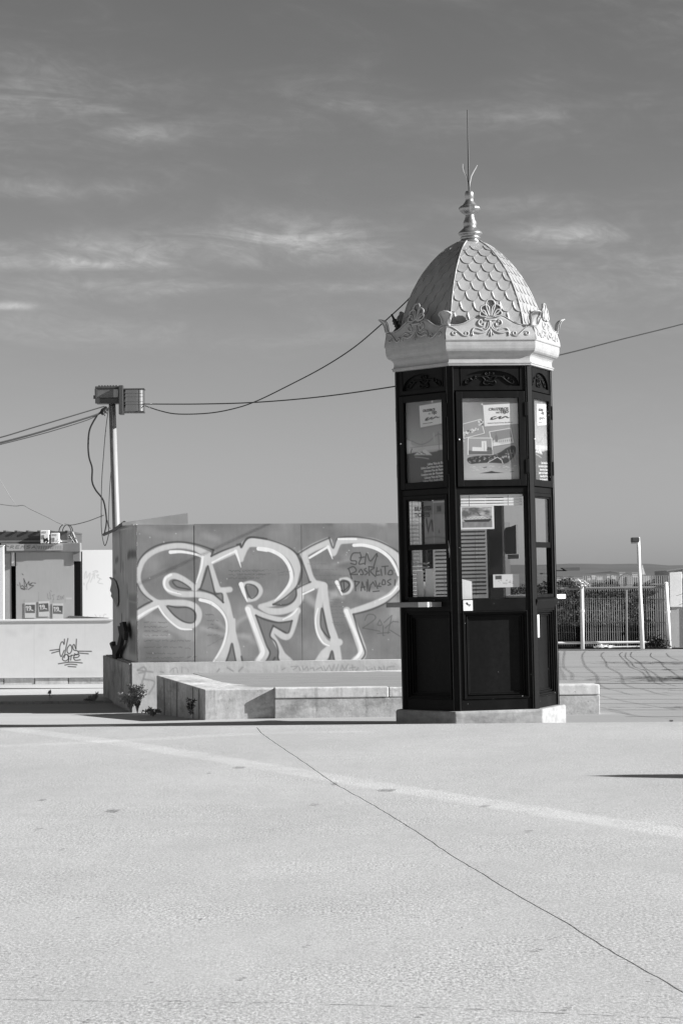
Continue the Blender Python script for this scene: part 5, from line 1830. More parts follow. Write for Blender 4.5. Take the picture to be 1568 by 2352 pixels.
# things in the windows
def paint_ship(X, Y):
    cv = Canvas(X, Y, .75 + 0 * X)
    n_ = vnoise(X, Y, 5, 6, 3, 4)
    inner = (X > .04) & (X < .94) & (Y > .09) & (Y < .93)
    cv.c = np.where(inner, .12 + .5 * np.clip((n_ - .35) * 2.4, 0, 1) * np.clip(1.3 - Y, 0, 1), cv.c)
    cv.c = np.where(inner & (Y > .68), .16 + .16 * vnoise(X, Y, 14, 5, 9, 3), cv.c)
    cv.poly([(.08, .60), (.9, .57), (.92, .62), (.84, .70), (.14, .70)], .035, .01)
    cv.poly([(.14, .60), (.2, .5), (.42, .48), (.66, .45), (.78, .52), (.84, .58)], .6, .015)
    for i in range(18):
        cv.blob(.18 + i * .036, .56 - .02 * (i % 3), .012, .02, .05, .9)
    cv.stroke([(.5, .3), (.58, .44)], .03, .06, .02)
    cv.blob(.55, .32, .09, .04, .06, .8)
    for i in range(26):
        cv.blob(.04 + i * .036, .03, .008, .015, .05, .9)
    return cv.c


sp = grid_object('ship_picture', (-.345, y0(-.05), 2.325), (.37, 0, 0), (0, 0, -.262), 110, 80, paint_ship, M_print, None, thick=(0, .006, 0), xy=lambda a, b, P: (a, b))
sp.matrix_world = face_world(0)
tag(sp, 'calendar picture of a steamship hung inside the kiosk front window', 'picture')


def paint_flyer(X, Y):
    cv = Canvas(X, Y, .68 + 0 * X)
    cv.poly([(.08, .08), (.33, .08), (.33, .38), (.08, .38)], .08, .02)
    rr_ = random.Random(2)
    for i in range(22):
        cv.blob(rr_.uniform(.15, .8), rr_.uniform(.4, .72), .02, .04, rr_.choice([.08, .3, .45]), .8)
    return cv.c


fy = grid_object('flyer', (.0, y0(-.055), 1.57), (.288, 0, .0), (0, 0, -.14), 60, 34, paint_flyer, M_print, None, thick=(0, .004, 0), xy=lambda a, b, P: (a, b))
fy.matrix_world = face_world(0) @ Matrix.Translation((0, 0, 0))
tag(fy, 'pale printed flyer propped low inside the kiosk front window', 'flyer')


def paint_pane_sheet(X, Y):
    cv = Canvas(X, Y, .17 + .08 * (vnoise(X, Y, 3, 2, 5, 3) - .5) + .07 * (Y > .32))
    cv.poly([(.06, .40), (.14, .40), (.17, .62), (.30, .42), (.40, .44), (.43, .72), (.36, .70), (.31, .50), (.17, .76), (.10, .60)], .03, .02)
    cv.poly([(.60, .12), (.80, .12), (.80, .26), (.60, .26)], .03, .02)
    cv.poly([(.68, .66), (.72, .74), (.65, .74)], .05, .02)
    cv.stroke([(.42, .0), (.44, 1)], .02, .45, .01, .7, curve=False)
    cv.stroke([(.0, .86), (.5, .83), (1, .88)], .03, .08, .03, .6)
    cv.stroke([(.45, .03), (1, .03)], .03, .55, .01, .8, curve=False)
    return cv.c


nt = grid_object('pane_tone_sheet', (-.06, y0(-.035), 2.385), (.345, 0, 0), (0, 0, -.47), 50, 60, paint_pane_sheet, M_print, None, thick=(0, .003, 0), xy=lambda a, b, P: (a, b))  # sheet added behind the pane for its even pale tone, hiding the slats
nt.matrix_world = face_world(5)
tag(nt, 'grey sheet with a dark zigzag mark added for the pale upper sash pane', 'notice')
fo = MB()
fo.prism([(-.345, y0(-.06), 1.31), (-.235, y0(-.06), 1.31), (-.235, y0(-.06), 1.5), (-.27, y0(-.06), 1.51), (-.345, y0(-.06), 1.53)], (0, .02, 0))
fo = fo.build('leaflet_folder', M_paper)
fo.matrix_world = face_world(0)
tag(fo, 'white leaflet folder in the bottom corner of the kiosk front window', 'folder')
lr = MB()
for i, (u0, u1, h, dz) in enumerate([(-.27, -.17, .28, 0), (-.16, -.03, .30, .03), (-.25, -.12, .16, -.02)]):
    lr.box(u0, u1, y0(-.10 - .03 * i), y0(-.092 - .03 * i), 1.24, 1.35 + h)
lr = lr.build('leaflet_rack', M_paper)
lr.matrix_world = face_world(5)
tag(lr, 'sunlit white leaflets standing inside the kiosk sash window', 'leaflets')
gh = MB()
gh.box(-.10, .20, y0(-.31), y0(-.30), 1.30, 2.38)
gh = gh.build('clear_screen', M_plexi)
gh.matrix_world = face_world(0)
tag(gh, 'clear plastic counter screen standing inside the ticket kiosk', 'screen')
# dark cased sign hanging in the open back window
sg = MB()
pts_ = [(.08, 1.80), (.26, 1.80), (.28, 1.83), (.28, 2.06), (.25, 2.10), (.16, 2.11), (.08, 2.13)]
sg.prism([(u, y0(-.06), z) for u, z in pts_], (0, .03, 0))
sg = sg.build('hanging_sign', M_darkg)
sg.matrix_world = face_world(2)
tag(sg, 'dark sign board hanging inside the clear back window of the kiosk', 'sign')
sg2 = MB().box(.07, .25, y0(-.065), y0(-.062), 1.745, 1.795).build('card_tray', M_grey)
sg2.matrix_world = face_world(2)
tag(sg2, 'grey tray under the dark sign in the kiosk back window', 'tray')

# ----- cornice
co_prof = [(.885, 3.826), (.912, 3.830), (.914, 3.846), (.922, 3.850), (.922, 3.862), (.902, 3.868), (.898, 3.885), (.897, 3.905), (.901, 3.925), (.912, 3.942), (.932, 3.956), (.955, 3.967), (.972, 3.982), (.982, 4.005), (.987, 4.04), (.988, 4.088), (.999, 4.092), (1.0, 4.104), (.985, 4.108)]
cr = MB()
cr.lathe(co_prof + [(.5, 4.13)], 6, HEX0)
cr.build('cornice', M_silver, kiosk)

# ----- crown panels: coordinates of the enlarged photograph, x 105..1488 across one face, base y 865
RC = .99
APC = RC * C30


def tcw(x, y, off=0.0):
    u = (x - 797) * (RC / 1383)
    z = 4.10 + (865 - y) * .00069
    bulge = .014 * math.cos(min(max((z - 4.10) / .17, 0), 1) * math.pi) if z < 4.27 else -.014 - (z - 4.27) * .10
    return (u, -(APC + off + bulge - .004), z)


edge = [(105, 640), (170, 625), (260, 635), (380, 610), (480, 555), (560, 505), (630, 480), (700, 500), (740, 520), (797, 525)]
edge = edge + [(1594 - x, y) for x, y in edge[::-1][1:]]
es = smooth_line(edge, 4)
xs_ = [p.x for p in es]
V, F = [], []
rows = 8
for p in es:
    for j in range(rows + 1):
        y = 865 + (p.y - 865) * j / rows
        V.append(tcw(p.x, y))
for i in range(len(es) - 1):
    for j in range(rows):
        a = i * (rows + 1) + j
        F.append((a, a + rows + 1, a + rows + 2, a + 1))
nV = len(V)
V += [(v[0] * .985, v[1] + .018, v[2]) for v in V]
F += [tuple(i + nV for i in f[::-1]) for f in F]
for i in range(len(es) - 1):
    a, b = i * (rows + 1) + rows, (i + 1) * (rows + 1) + rows
    F.append((a, b, b + nV, a + nV))
cpm_ = MB().add(V, F).mesh('crown_panel', M_silver, True)
rim = [([(p.x, p.y) for p in smooth_line(edge[:7], 3)], .008), ([(1594 - p.x, p.y) for p in smooth_line(edge[:7], 3)], .008)]
hf = [([(110, 655), (180, 655), (250, 690), (320, 750), (380, 800), (440, 800), (458, 760), (430, 740), (405, 755), (410, 780)], .011),
      ([(240, 755), (262, 770), (245, 790), (215, 785), (205, 755), (235, 735), (275, 745)], .010),
      ([(710, 600), (700, 650), (660, 650), (620, 620), (620, 580), (650, 550), (670, 570), (660, 590)], .013),
      ([(770, 590), (760, 640), (735, 690), (690, 690)], .009),
      ([(790, 560), (785, 660), (740, 720), (650, 760), (570, 745), (530, 740), (515, 770), (525, 805)], .015),
      ([(680, 715), (620, 690), (575, 680), (540, 690), (510, 740), (490, 790)], .012),
      ([(797, 700), (775, 745), (750, 795)], .008)]
lines = list(hf) + [([(1594 - x, y) for x, y in q], r) for q, r in hf]
lines += [([(797, 690), (797, 750), (797, 815)], .012), ([(705, 550), (760, 552), (840, 552), (892, 550)], .016)]


def relief2(items, off=.003, segs=4):
    mb2 = MB()
    for q, r in items:
        r = r * .84
        P = [tcw(p.x, p.y, off) for p in smooth_line(q, segs)]
        n_ = len(P)
        mb2.tube(P, [r * (.6 + .4 * math.sin(math.pi * (.1 + .8 * i / max(1, n_ - 1)))) for i in range(n_)], 6)
    return mb2


scm = relief2(lines).mesh('scroll_relief', M_silver, True)
rmm = relief2(rim, .0, 2).mesh('rolled_rim', M_silver, True)
# palmette: five dished lobes
plm = MB()
lobes = [((797, 500), (815, 270), 68), ((775, 500), (712, 350), 66), ((819, 500), (920, 345), 62), ((745, 500), (665, 440), 50), ((850, 500), (950, 425), 48)]
for (bx, by), (tx, ty), wdt in lobes:
    d = Vector((tx - bx, ty - by, 0))
    Ln = d.length
    d.normalize()
    nrm = Vector((-d.y, d.x, 0))
    out = []
    for t, w in [(0, .25), (.2, .42), (.45, .72), (.7, .98), (.88, 1.0), (1.02, .85), (1.14, .5)]:
        out.append((bx + d.x * Ln * t + nrm.x * wdt * w, by + d.y * Ln * t + nrm.y * wdt * w))
    out2 = [(bx + d.x * Ln * t - nrm.x * wdt * w, by + d.y * Ln * t - nrm.y * wdt * w) for t, w in [(1.14, .5), (1.02, .85), (.88, 1.0), (.7, .98), (.45, .72), (.2, .42), (0, .25)]]
    loop = [Vector((x, y, 0)) for x, y in out + out2]
    ctr = (bx + d.x * Ln * .62, by + d.y * Ln * .62)
    V = [tcw(p.x, p.y, .010) for p in loop] + [tcw(ctr[0], ctr[1], -.014)] + [tcw(ctr[0], ctr[1], -.024)] + [tcw(p.x, p.y, -.012) for p in loop]
    n_ = len(loop)
    F = [(i, (i + 1) % n_, n_) for i in range(n_)] + [((i + 1) % n_ + n_ + 2, i + n_ + 2, n_ + 1) for i in range(n_)] + [(i, i + n_ + 2, (i + 1) % n_ + n_ + 2, (i + 1) % n_) for i in range(n_)]
    plm.add(V, F)
    rimq = [tcw(p.x, p.y, .012) for p in smooth_line([(p.x, p.y) for p in loop], 2)]
    plm.tube(rimq, .0095, 6)
plmm = plm.mesh('palmette', M_silver, True)
for c in per_face('crown_panel', cpm_):
    link('scroll_relief', scm, c)
    link('rolled_rim', rmm, c)
    link('palmette', plmm, c)
# corner ears curling outwards
ear = MB()
prof_e = [(.0, .0, .045), (.0, .03, .040), (.004, .06, .046), (.012, .09, .062), (.028, .118, .074), (.05, .138, .070), (.075, .146, .045)]
V, F = [], []
for (o_, z_, w_) in prof_e:
    for s in (-1, -.5, 0, .5, 1):
        V.append((s * w_, -(RC - .012 + o_ - .012 * (1 - abs(s)) * 0 - .016 * abs(s) ** 2), 4.255 + z_))
for (o_, z_, w_) in prof_e:
    for s in (-1, -.5, 0, .5, 1):
        V.append((s * w_ * .98, -(RC - .026 + o_ - .016 * abs(s) ** 2), 4.255 + z_ + .002))
m_ = 5 * len(prof_e)
for i in range(len(prof_e) - 1):
    for j in range(4):
        a = i * 5 + j
        F += [(a, a + 1, a + 6, a + 5), (m_ + a + 1, m_ + a, m_ + a + 5, m_ + a + 6)]
    F += [(i * 5, i * 5 + 5, m_ + i * 5 + 5, m_ + i * 5), (i * 5 + 4, m_ + i * 5 + 4, m_ + i * 5 + 9, i * 5 + 9)]
t_ = (len(prof_e) - 1) * 5
F += [(t_ + j, t_ + j + 1, m_ + t_ + j + 1, m_ + t_ + j) for j in range(4)]
ear.add(V, F)
ear.tube([(-.045, -(RC - .016), 4.27), (-.047, -(RC - .005), 4.33), (-.07, -(RC + .012), 4.375), (-.045, -(RC + .045), 4.398), (0, -(RC + .066), 4.403), (.045, -(RC + .045), 4.398), (.07, -(RC + .012), 4.375), (.047, -(RC - .005), 4.33), (.045, -(RC - .016), 4.27)], .008, 6)
em = ear.mesh('corner_acroterion', M_silver, True)
for k in range(6):
    link('corner_acroterion', em, kiosk, rz=math.radians(30 + 60 * k))
dk_ = MB()
dk_.lathe([(.97, 4.11), (.95, 4.20), (.6, 4.215)], 6, HEX0)
dk_.build('roof_ledge', M_silver, kiosk)

# ----- dome
DP = [(4.18, .815), (4.26, .808), (4.384, .787), (4.553, .737), (4.717, .666), (4.877, .574), (4.95, .520), (5.04, .445), (5.12, .365), (5.186, .287), (5.235, .205), (5.268, .140)]
dzs = np.array([p[0] for p in DP])
drs = np.array([p[1] for p in DP])


def _smooth(z):
    return float(np.mean([np.interp(z + d, dzs, drs) for d in (-.03, -.015, 0, .015, .03)])) if z < 5.22 else float(np.interp(z, dzs, drs))


fz = np.concatenate([np.linspace(4.19, 5.1, 22), np.linspace(5.12, 5.268, 9)])
facet = MB()
for z in fz:
    r = _smooth(z)
    facet.v += [(-r / 2, -r * C30, z), (r / 2, -r * C30, z)]
for i in range(len(fz) - 1):
    a = 2 * i
    facet.f.append((a, a + 1, a + 3, a + 2))
fct = facet.mesh('dome_facet', M_silver2, True)
facets = per_face('dome_facet', fct)


def surf(u, z, off):
    r = _smooth(z)
    dr = (_smooth(z + .01) - _smooth(z - .01)) / .02 * C30
    nrm = Vector((0, -1, -dr)).normalized()
    nrm = Vector((0, -1, -dr * 1.0))
    nrm.normalize()
    return Vector((u, -r * C30, z)) + nrm * off


rows_b = [4.30, 4.42, 4.54, 4.655, 4.765, 4.87, 4.97, 5.06, 5.135]
sc_w = .147
scales = []
for ri, zb_ in enumerate(rows_b):
    up_z = rows_b[ri + 1] if ri + 1 < len(rows_b) else 5.20
    hz = up_z - zb_
    off0 = 0 if ri % 2 == 0 else .5
    for c in range(-5, 6):
        uc_ = (c + off0) * sc_w + .01
        lim = _smooth(zb_ + hz * .6) / 2 - .012
        if abs(uc_) - sc_w * .5 > lim - .02:
            continue
        mb2 = MB()
        NU_, NZ = 9, 4
        for i in range(NU_):
            s = -1 + 2 * i / (NU_ - 1)
            u = uc_ + s * sc_w * .485
            zb2 = zb_ + hz * .98 * (1 - math.sqrt(max(0, 1 - (abs(s) ** 2.2)))) * .80
            for j in range(NZ):
                t = j / (NZ - 1)
                z = zb2 + (up_z + .004 - zb2) * t
                l2 = _smooth(z) / 2 - .009
                uu = max(-l2, min(l2, u))
                mb2.v.append(tuple(surf(uu, z, .0085 * (1 - t) ** 1.3 + .0008)))
        for i in range(NU_):
            v0 = mb2.v[i * NZ]
            mb2.v.append(tuple(Vector(v0) + Vector((0, .016, -.001))))
        for i in range(NU_ - 1):
            for j in range(NZ - 1):
                a = i * NZ + j
                mb2.f.append((a, a + NZ, a + NZ + 1, a + 1))
            b_ = NU_ * NZ
            mb2.f.append((i * NZ, b_ + i, b_ + i + 1, (i + 1) * NZ))
        scales.append(mb2.mesh('scale', M_silver2, False))
for fo_ in facets:
    for s_m in scales:
        link('scale', s_m, fo_)
rib = MB()
rib.tube([(0, -(_smooth(z) + .002), z) for z in fz], [.0085] * len(fz), 6)
rbm = rib.mesh('dome_rib', M_silver, True)
for k in range(6):
    link('dome_rib', rbm, kiosk, rz=math.radians(30 + 60 * k))

ins = MB()  # black piece added where the back palmette shows dark in shade
ins.lathe([(.012, 0), (.030, .01), (.020, .03), (.034, .045), (.022, .065), (.036, .08), (.022, .10), (.03, .115), (.014, .13), (.010, .19)], 12)
io = ins.build('dark_stub', M_rubber, None, smooth=True)
io.location = atY(915, 757, 28.2)
io.rotation_euler = (0, math.radians(-24), 0)
tag(io, 'small ribbed black insulator added for the shaded palmette behind the kiosk crown', 'stub')
# ----- finial
fin = [(88, 1004), (84, 996), (72, 990), (64, 984), (64, 976), (72, 970), (66, 966), (62, 958), (80, 950), (84, 940), (80, 932), (62, 916), (50, 906), (45, 900), (44, 885), (48, 872), (46, 862), (40, 850), (34, 835), (31, 822), (32, 815), (30, 812), (44, 803), (60, 790), (71, 774), (72, 764), (62, 750), (46, 742), (44, 736), (34, 725), (28, 712), (27, 700), (31, 694), (31, 664), (28, 656), (24, 648), (14, 645)]
fz0 = 1.5 + (1335 - (320 + 1004 / 2.036) / 1.4694) / 207
fp_ = [(hw / 619.0, 5.262 + (1004 - y) / 619.0) for hw, y in fin]
fn = MB()
fn.lathe(fp_, 32, flute=10, famp=.07, frange=(5.262 + (1004 - 808) / 619, 5.262 + (1004 - 752) / 619))
fn.build('finial', M_dull, kiosk, smooth=True)
MB().lathe([(.104, 5.290), (.106, 5.296), (.104, 5.302)], 24).build('finial_gasket', M_iron, kiosk)
ztop = 5.262 + (1004 - 645) / 619
MB().tube([(0, 0, ztop - .02), (0, 0, ztop + .24), (0, 0, ztop + .60), (.002, 0, ztop + .905)], [.011, .010, .0075, .006], 8).build('spire_rod', M_iron, kiosk)
for (pts__, wds, mt) in [([(-.004, ztop), (-.012, ztop + .09), (-.028, ztop + .16), (-.05, ztop + .21), (-.062, ztop + .26), (-.066, ztop + .302)], [.006, .012, .022, .034, .030, .010], M_leaf_iron),
                         ([(.004, ztop), (.012, ztop + .09), (.03, ztop + .165), (.06, ztop + .22), (.085, ztop + .26), (.10, ztop + .29)], [.006, .010, .012, .014, .012, .005], M_silver)]:
    lf = MB()
    for (x, z), w in zip(pts__, wds):
        lf.v += [(x - w * .5, -w * .8, z), (x, .004, z), (x + w * .5, w * .8, z), (x + w * .5 + .002, w * .8 + .003, z), (x + .002, .007, z), (x - w * .5 + .002, -w * .8 + .003, z)]
    for i in range(len(pts__) - 1):
        a = i * 6
        for j in range(6):
            lf.f.append((a + j, a + (j + 1) % 6, a + 6 + (j + 1) % 6, a + 6 + j))
    lf.build('spire_leaf', mt, kiosk, smooth=True)

# ================================================================== FENCE, GATE AND LAMP AT THE RIVER
YF = atZ(1337, 1490, -.05).y
fz_ = lambda x, y, Y=None: atY(x, y, Y or YF)
GP = 'white fence posts by the river'


def fence_post(xt, yt, xb, yb, r, label):
    t, b = fz_(xt, yt), fz_(xb, yb)
    e = empty('fence_post', (b.x, YF, -.05), label, 'post', GP)
    m2 = MB()
    m2.tube([Vector((b.x, YF, -.06)) - e.location, t - Vector((0, 0, .02)) - e.location], [r * 1.05, r], 10)
    m2.build('shaft', M_white, e, smooth=True)
    m3 = MB()
    m3.lathe([(r, 0), (r * 1.15, .012), (r * .5, .035)], 10)
    c = m3.build('cap', M_white, e)
    c.location = t - Vector((0, 0, .03)) - e.location
    c2 = MB().lathe([(r * 1.3, 0), (r * 1.3, .05)], 10).build('clamp', M_white, e)
    c2.location = t.lerp(b, .45) - e.location
    return e


fence_post(1335, 1337, 1337, 1490, .043, 'white tubular fence post nearest the kiosk')
fence_post(1528, 1337, 1536, 1493, .048, 'white tubular fence post beside the pale containers')
mesh_f = empty('mesh_fence', (fz_(1420, 1490).x, YF + .12, -.05), 'galvanised wire mesh fence panels between white posts by the river', 'fence')
mo = mesh_f.location.copy()


def wires(x0, x1, step, ytop, ybot, Y, name, lean=0.0, kink=True):
    m2 = MB()
    x = x0
    rr_ = random.Random(int(x0))
    while x < x1:
        xx = x + rr_.uniform(-.3, .3)
        t, b = atY(xx, ytop, Y) - mo, atY(xx + lean * 12, ybot, Y) - mo
        pts = [t]
        if kink:
            for f in (.13, .33, .66, .93):
                p = t.lerp(b, f)
                pts += [p + Vector((0, 0, .02)), p + Vector((0, -.05, 0)), p - Vector((0, 0, .02))]
        pts.append(b)
        m2.tube(pts, .0042, 3)
        x += step
    for f in (.0, .13, .33, .5, .66, .8, .93, 1.0):
        y = ytop + (ybot - ytop) * f
        m2.tube([atY(x0, y, Y - .0) - mo, atY(x1, y, Y) - mo], .004, 3)
    return tag(m2.build(name, M_wire, mesh_f), kind='stuff')


wires(1262, 1318, 5.2, 1324, 1484, YF + .12, 'wire_mesh', .6)
wires(1338, 1536, 5.0, 1322, 1484, YF + .14, 'wire_mesh', .25)
rl = MB()
rl.tube([fz_(1262, 1352, YF + .08) - mo, fz_(1336, 1352, YF + .08) - mo], .03, 6)
rl.tube([fz_(1337, 1351, YF + .08) - mo, fz_(1530, 1349, YF + .08) - mo], .03, 6)
rl.build('top_rail', M_wire, mesh_f)
rl = MB()
rl.tube([fz_(1262, 1477, YF + .06) - mo, fz_(1480, 1475, YF + .06) - mo, fz_(1492, 1475, YF + .06) - mo], .032, 6)
rl.tube([fz_(1400, 1486, YF + .06) - mo, fz_(1534, 1484, YF + .06) - mo], .02, 6)
rl.build('bottom_rail', M_white, mesh_f)
# lamp on a white pole
t, b = fz_(1464.5, 1234, YF - .2), fz_(1474, 1490, YF - .2)
lampp = empty('lamp_post', (b.x, YF - .2, -.05), 'white river-side pole with a boxy lamp head on a short arm', 'lamp post')
lo = lampp.location.copy()
MB().tube([Vector((b.x, YF - .2, -.06)) - lo, t.lerp(b, .6) - lo, t.lerp(b, .59) - lo, t - lo], [.052, .048, .040, .038], 12).build('pole_shaft', M_white, lampp, smooth=True)
hx0, hx1 = fz_(1446, 1236).x, fz_(1463, 1236).x
hz0, hz1 = fz_(1450, 1247.5).z, fz_(1450, 1235).z
hd = MB().box(hx0 - lo.x, hx1 - lo.x, -.22, .12, hz0 - lo.z + .02, hz1 - lo.z).build('lamp_head', M_darkg, lampp, bevel=.015)
MB().box(hx0 - lo.x + .01, hx1 - lo.x - .04, -.20, .10, hz0 - lo.z - .012, hz0 - lo.z + .018).build('lamp_lens', M_greyl, hd)
# round sign seen from the back, box sign, plastic bag
d0 = fz_(1437, 1336, YF + .4)
sgn = empty('round_sign', (d0.x, YF + .4, -.05), 'round pale disc sign behind the mesh fence', 'sign')
dd = MB()
r_ = 17.5 / FPX * YF
dd.lathe([(r_, 0), (r_, .02)], 28)
dob = dd.build('sign_disc', mat('sign_disc', .30, .6, vary=[((4, 4, 4), .1, 3)]), sgn)
dob.location = d0 - sgn.location
dob.rotation_euler = (math.radians(90), 0, 0)
MB().tube([Vector((r_ * math.cos(t) , 0, d0.z + .05 + r_ * math.sin(t))) for t in [i * math.pi / 14 for i in range(28)]], .012, 6, closed=True).build('sign_rim', M_darkg, sgn)
MB().tube([Vector((0, .03, 0)), Vector((0, .03, d0.z + .05))], .03, 8).build('sign_post', M_grey, sgn)
MB().box(-.015, .02, -.03, -.021, d0.z + .02 - .05, d0.z + .16).build('sign_bar', M_darkg, sgn)
d1 = fz_(1482, 1331, YF + .9)
bsx = empty('box_sign', (d1.x, YF + .9, -.05), 'small grey box on a stake behind the lamp pole', 'box')
MB().box(-.085, .09, -.05, .05, d1.z - .08 + .05, d1.z + .09 + .05).build('sign_box', M_greyl, bsx)
MB().box(-.02, .02, -.02, .02, 0, d1.z - .08 + .049).build('stake', M_darkg, bsx)
MB().box(.1, .42, -.02, .0, d1.z - .07, d1.z - .045).build('pointer', M_white, bsx)
d2 = fz_(1340, 1342, YF + .02)
bg_ = MB()
rr = random.Random(3)
for i in range(60):
    c_ = Vector((rr.gauss(0, .09), rr.gauss(0, .04), rr.gauss(0, .07)))
    s_ = .06
    bg_.add([c_ + Vector((rr.uniform(-s_, s_), rr.uniform(-s_, s_), rr.uniform(-s_, s_))) for _ in range(3)], [(0, 1, 2)])
bag = bg_.build('plastic_bag', M_paper, loc=d2)
tag(bag, 'crumpled pale plastic bag caught on top of the mesh fence', 'plastic bag')
lt = MB()
for i, (x, y, w) in enumerate([(1375, 1482, .10), (1382, 1485, .16), (1390, 1487, .12), (1402, 1488, .09), (1368, 1487, .06)]):
    c_ = fz_(x, y, YF - .15)
    c_.z = max(c_.z, -.02)
    for k in range(8):
        lt.add([c_ + Vector((rr.uniform(-w, w), rr.uniform(-.04, .04), rr.uniform(-.03, .05))) for _ in range(3)], [(0, 1, 2)])
tag(lt.build('litter', M_paper), 'scraps of white rubbish blown against the fence foot', 'litter', kind='stuff')

# pale containers at the edge of the frame
ct0 = fz_(1536, 1494, YF + .6)
cont = empty('pale_container', (ct0.x, YF + .6, -.05), 'tall pale panel enclosure at the end of the mesh fence', 'container')
xA, xB = 0, 4.0
zt_ = fz_(1545, 1310, YF + .6).z + .05
m2 = MB()
m2.box(0, xB, 0, 2.6, -.02, zt_)
m2.build('panel_body', M_greyl, cont, bevel=.02)
for i in range(4):
    MB().box(.02 + i * .36, .30 + i * .36, -.03, -.002, .02 + (0 if i % 2 else .9), zt_ - .03 - .12 * (i % 2)).build('face_panel', [M_white, M_greyl, M_conc, M_greyl][i], cont, bevel=.008)
MB().tube([(-.05, -.02, zt_ - .02), (.5, -.03, zt_ + .05), (1.2, -.03, zt_ + .12)], .03, 6).build('bent_rail', M_wire, cont)

# loose net added beside the road, strands shaped to throw the wavy shadows
NETX = fz_(1546, 1492).x
R5 = lambda x, y: ((1900 + x / 3.881) / 1.4694, (2180 + y / 3.881) / 1.4694)


def up_to_net(x, y, X=NETX):
    g = atZ(*R5(x, y), -.05)
    t = (X - g.x) / SUN.x
    return g + SUN * t


curves = [[(-60, 60), (-70, 160), (-40, 250), (0, 330), (15, 410)], [(-10, 60), (0, 160), (10, 250), (60, 330), (90, 410)], [(70, 40), (60, 120), (60, 200), (80, 260), (180, 330), (185, 410)],
          [(335, 45), (300, 100), (330, 200), (370, 255), (490, 340), (520, 400), (530, 455), (600, 500), (680, 530), (780, 545), (930, 590), (1100, 610)],
          [(585, 55), (548, 95), (615, 180), (640, 245), (790, 320), (840, 380), (860, 450), (970, 498), (1130, 530), (1330, 585), (1500, 610)],
          [(825, 55), (788, 85), (820, 125), (880, 180), (940, 245), (1080, 300), (1150, 360), (1210, 440)], [(875, 60), (868, 120), (940, 180), (1000, 245), (1140, 290), (1200, 360), (1270, 440), (1400, 480)],
          [(945, 55), (940, 110), (1050, 180), (1130, 260), (1250, 320), (1320, 380), (1375, 440), (1560, 490)], [(1205, 65), (1200, 110), (1330, 180), (1375, 235), (1480, 300), (1600, 380)],
          [(1400, 70), (1450, 120), (1568, 160)], [(480, 590), (700, 640), (1000, 700), (1400, 760), (1568, 790)], [(700, 800), (900, 840), (1200, 880), (1568, 900)], [(470, 740), (800, 800), (1000, 860)]]
nete = empty('shadow_net', (NETX, 45, -.05), 'loose sagging net added along the road edge to cast wavy shadows', 'fence')
no = nete.location.copy()
nm = MB()
for c in curves:
    P = [up_to_net(x, y) - no for x, y in c]
    nm.tube(smooth_line([tuple(p) for p in P], 5), .0048, 4)
tag(nm.build('net_strand', M_net, nete), kind='stuff')
for yy, xl in [(110, 300), (245, 0), (315, 200), (365, 60), (453, 180), (455, 500), (517, 300), (588, 500), (655, 480), (710, 480), (790, 600), (875, 950), (190, 600), (425, 700)]:
    p0, p1 = up_to_net(xl, yy), up_to_net(1700, yy)
    Yv = p0.y
    vm = MB().tube([Vector((NETX, p0.y, p0.z)) - no, Vector((NETX, p1.y, -.05)) - no], {453: .10, 245: .07, 517: .06}.get(yy, .032), 6)
    vm.build('shadow_net_post', M_net, nete)  # posts made thick enough for their cast shadows to show as bands
# bush added out of view beside the net to shade the road edge
bush = empty('shade_bush', (NETX + .9, 44, -.05), 'straggly bush added out of view to shade the road edge', 'bush')
bm_ = MB()
rr = random.Random(31)
for (yy, n_, hh, sy_) in [(40.3, 1500, 1.15, .55), (48.3, 500, 1.0, .5), (31.0, 700, 1.15, .12), (44.5, 200, .9, .3), (36.0, 160, .9, .3)]:
    for i in range(n_):
        c_ = Vector((rr.gauss(.0, .35), yy - 44 + rr.gauss(0, sy_), abs(rr.gauss(hh, .38))))
        s_ = .08
        bm_.add([c_ + Vector((rr.uniform(-s_, s_), rr.uniform(-s_, s_), rr.uniform(-s_, s_))) for _ in range(3)], [(0, 1, 2)])
bm_.build('foliage', M_scrub, bush)
MB().tube([(0, 1.8, 0), (0.05, 1.9, .8)], .03, 5).build('stem', M_weedd, bush)

# tapered post added out of view to throw the pointed shadow on the plaza
tipg = atZ(1366, 1782, 0)
az = Vector((SUN.x, SUN.y, 0)).normalized()
H = 3.4
k = H / SUN.z
top_ = tipg + SUN * k
tpst = empty('shadow_post', (top_.x, top_.y, 0), 'tall pointed concrete post added out of view to shadow the plaza', 'post')
m2 = MB()
m2.lathe([(.36, 0), (.35, H - .8), (.31, H - .45), (.2, H - .18), (.0, H + .03)], 4, math.radians(30))
m2.build('shaft', M_conc, tpst)
MB().lathe([(.5, 0), (.5, .12)], 4, math.radians(30)).build('foot', M_conc_dark, tpst)
# another booth standing to the left, only the tip of its shadow line enters the frame is left out

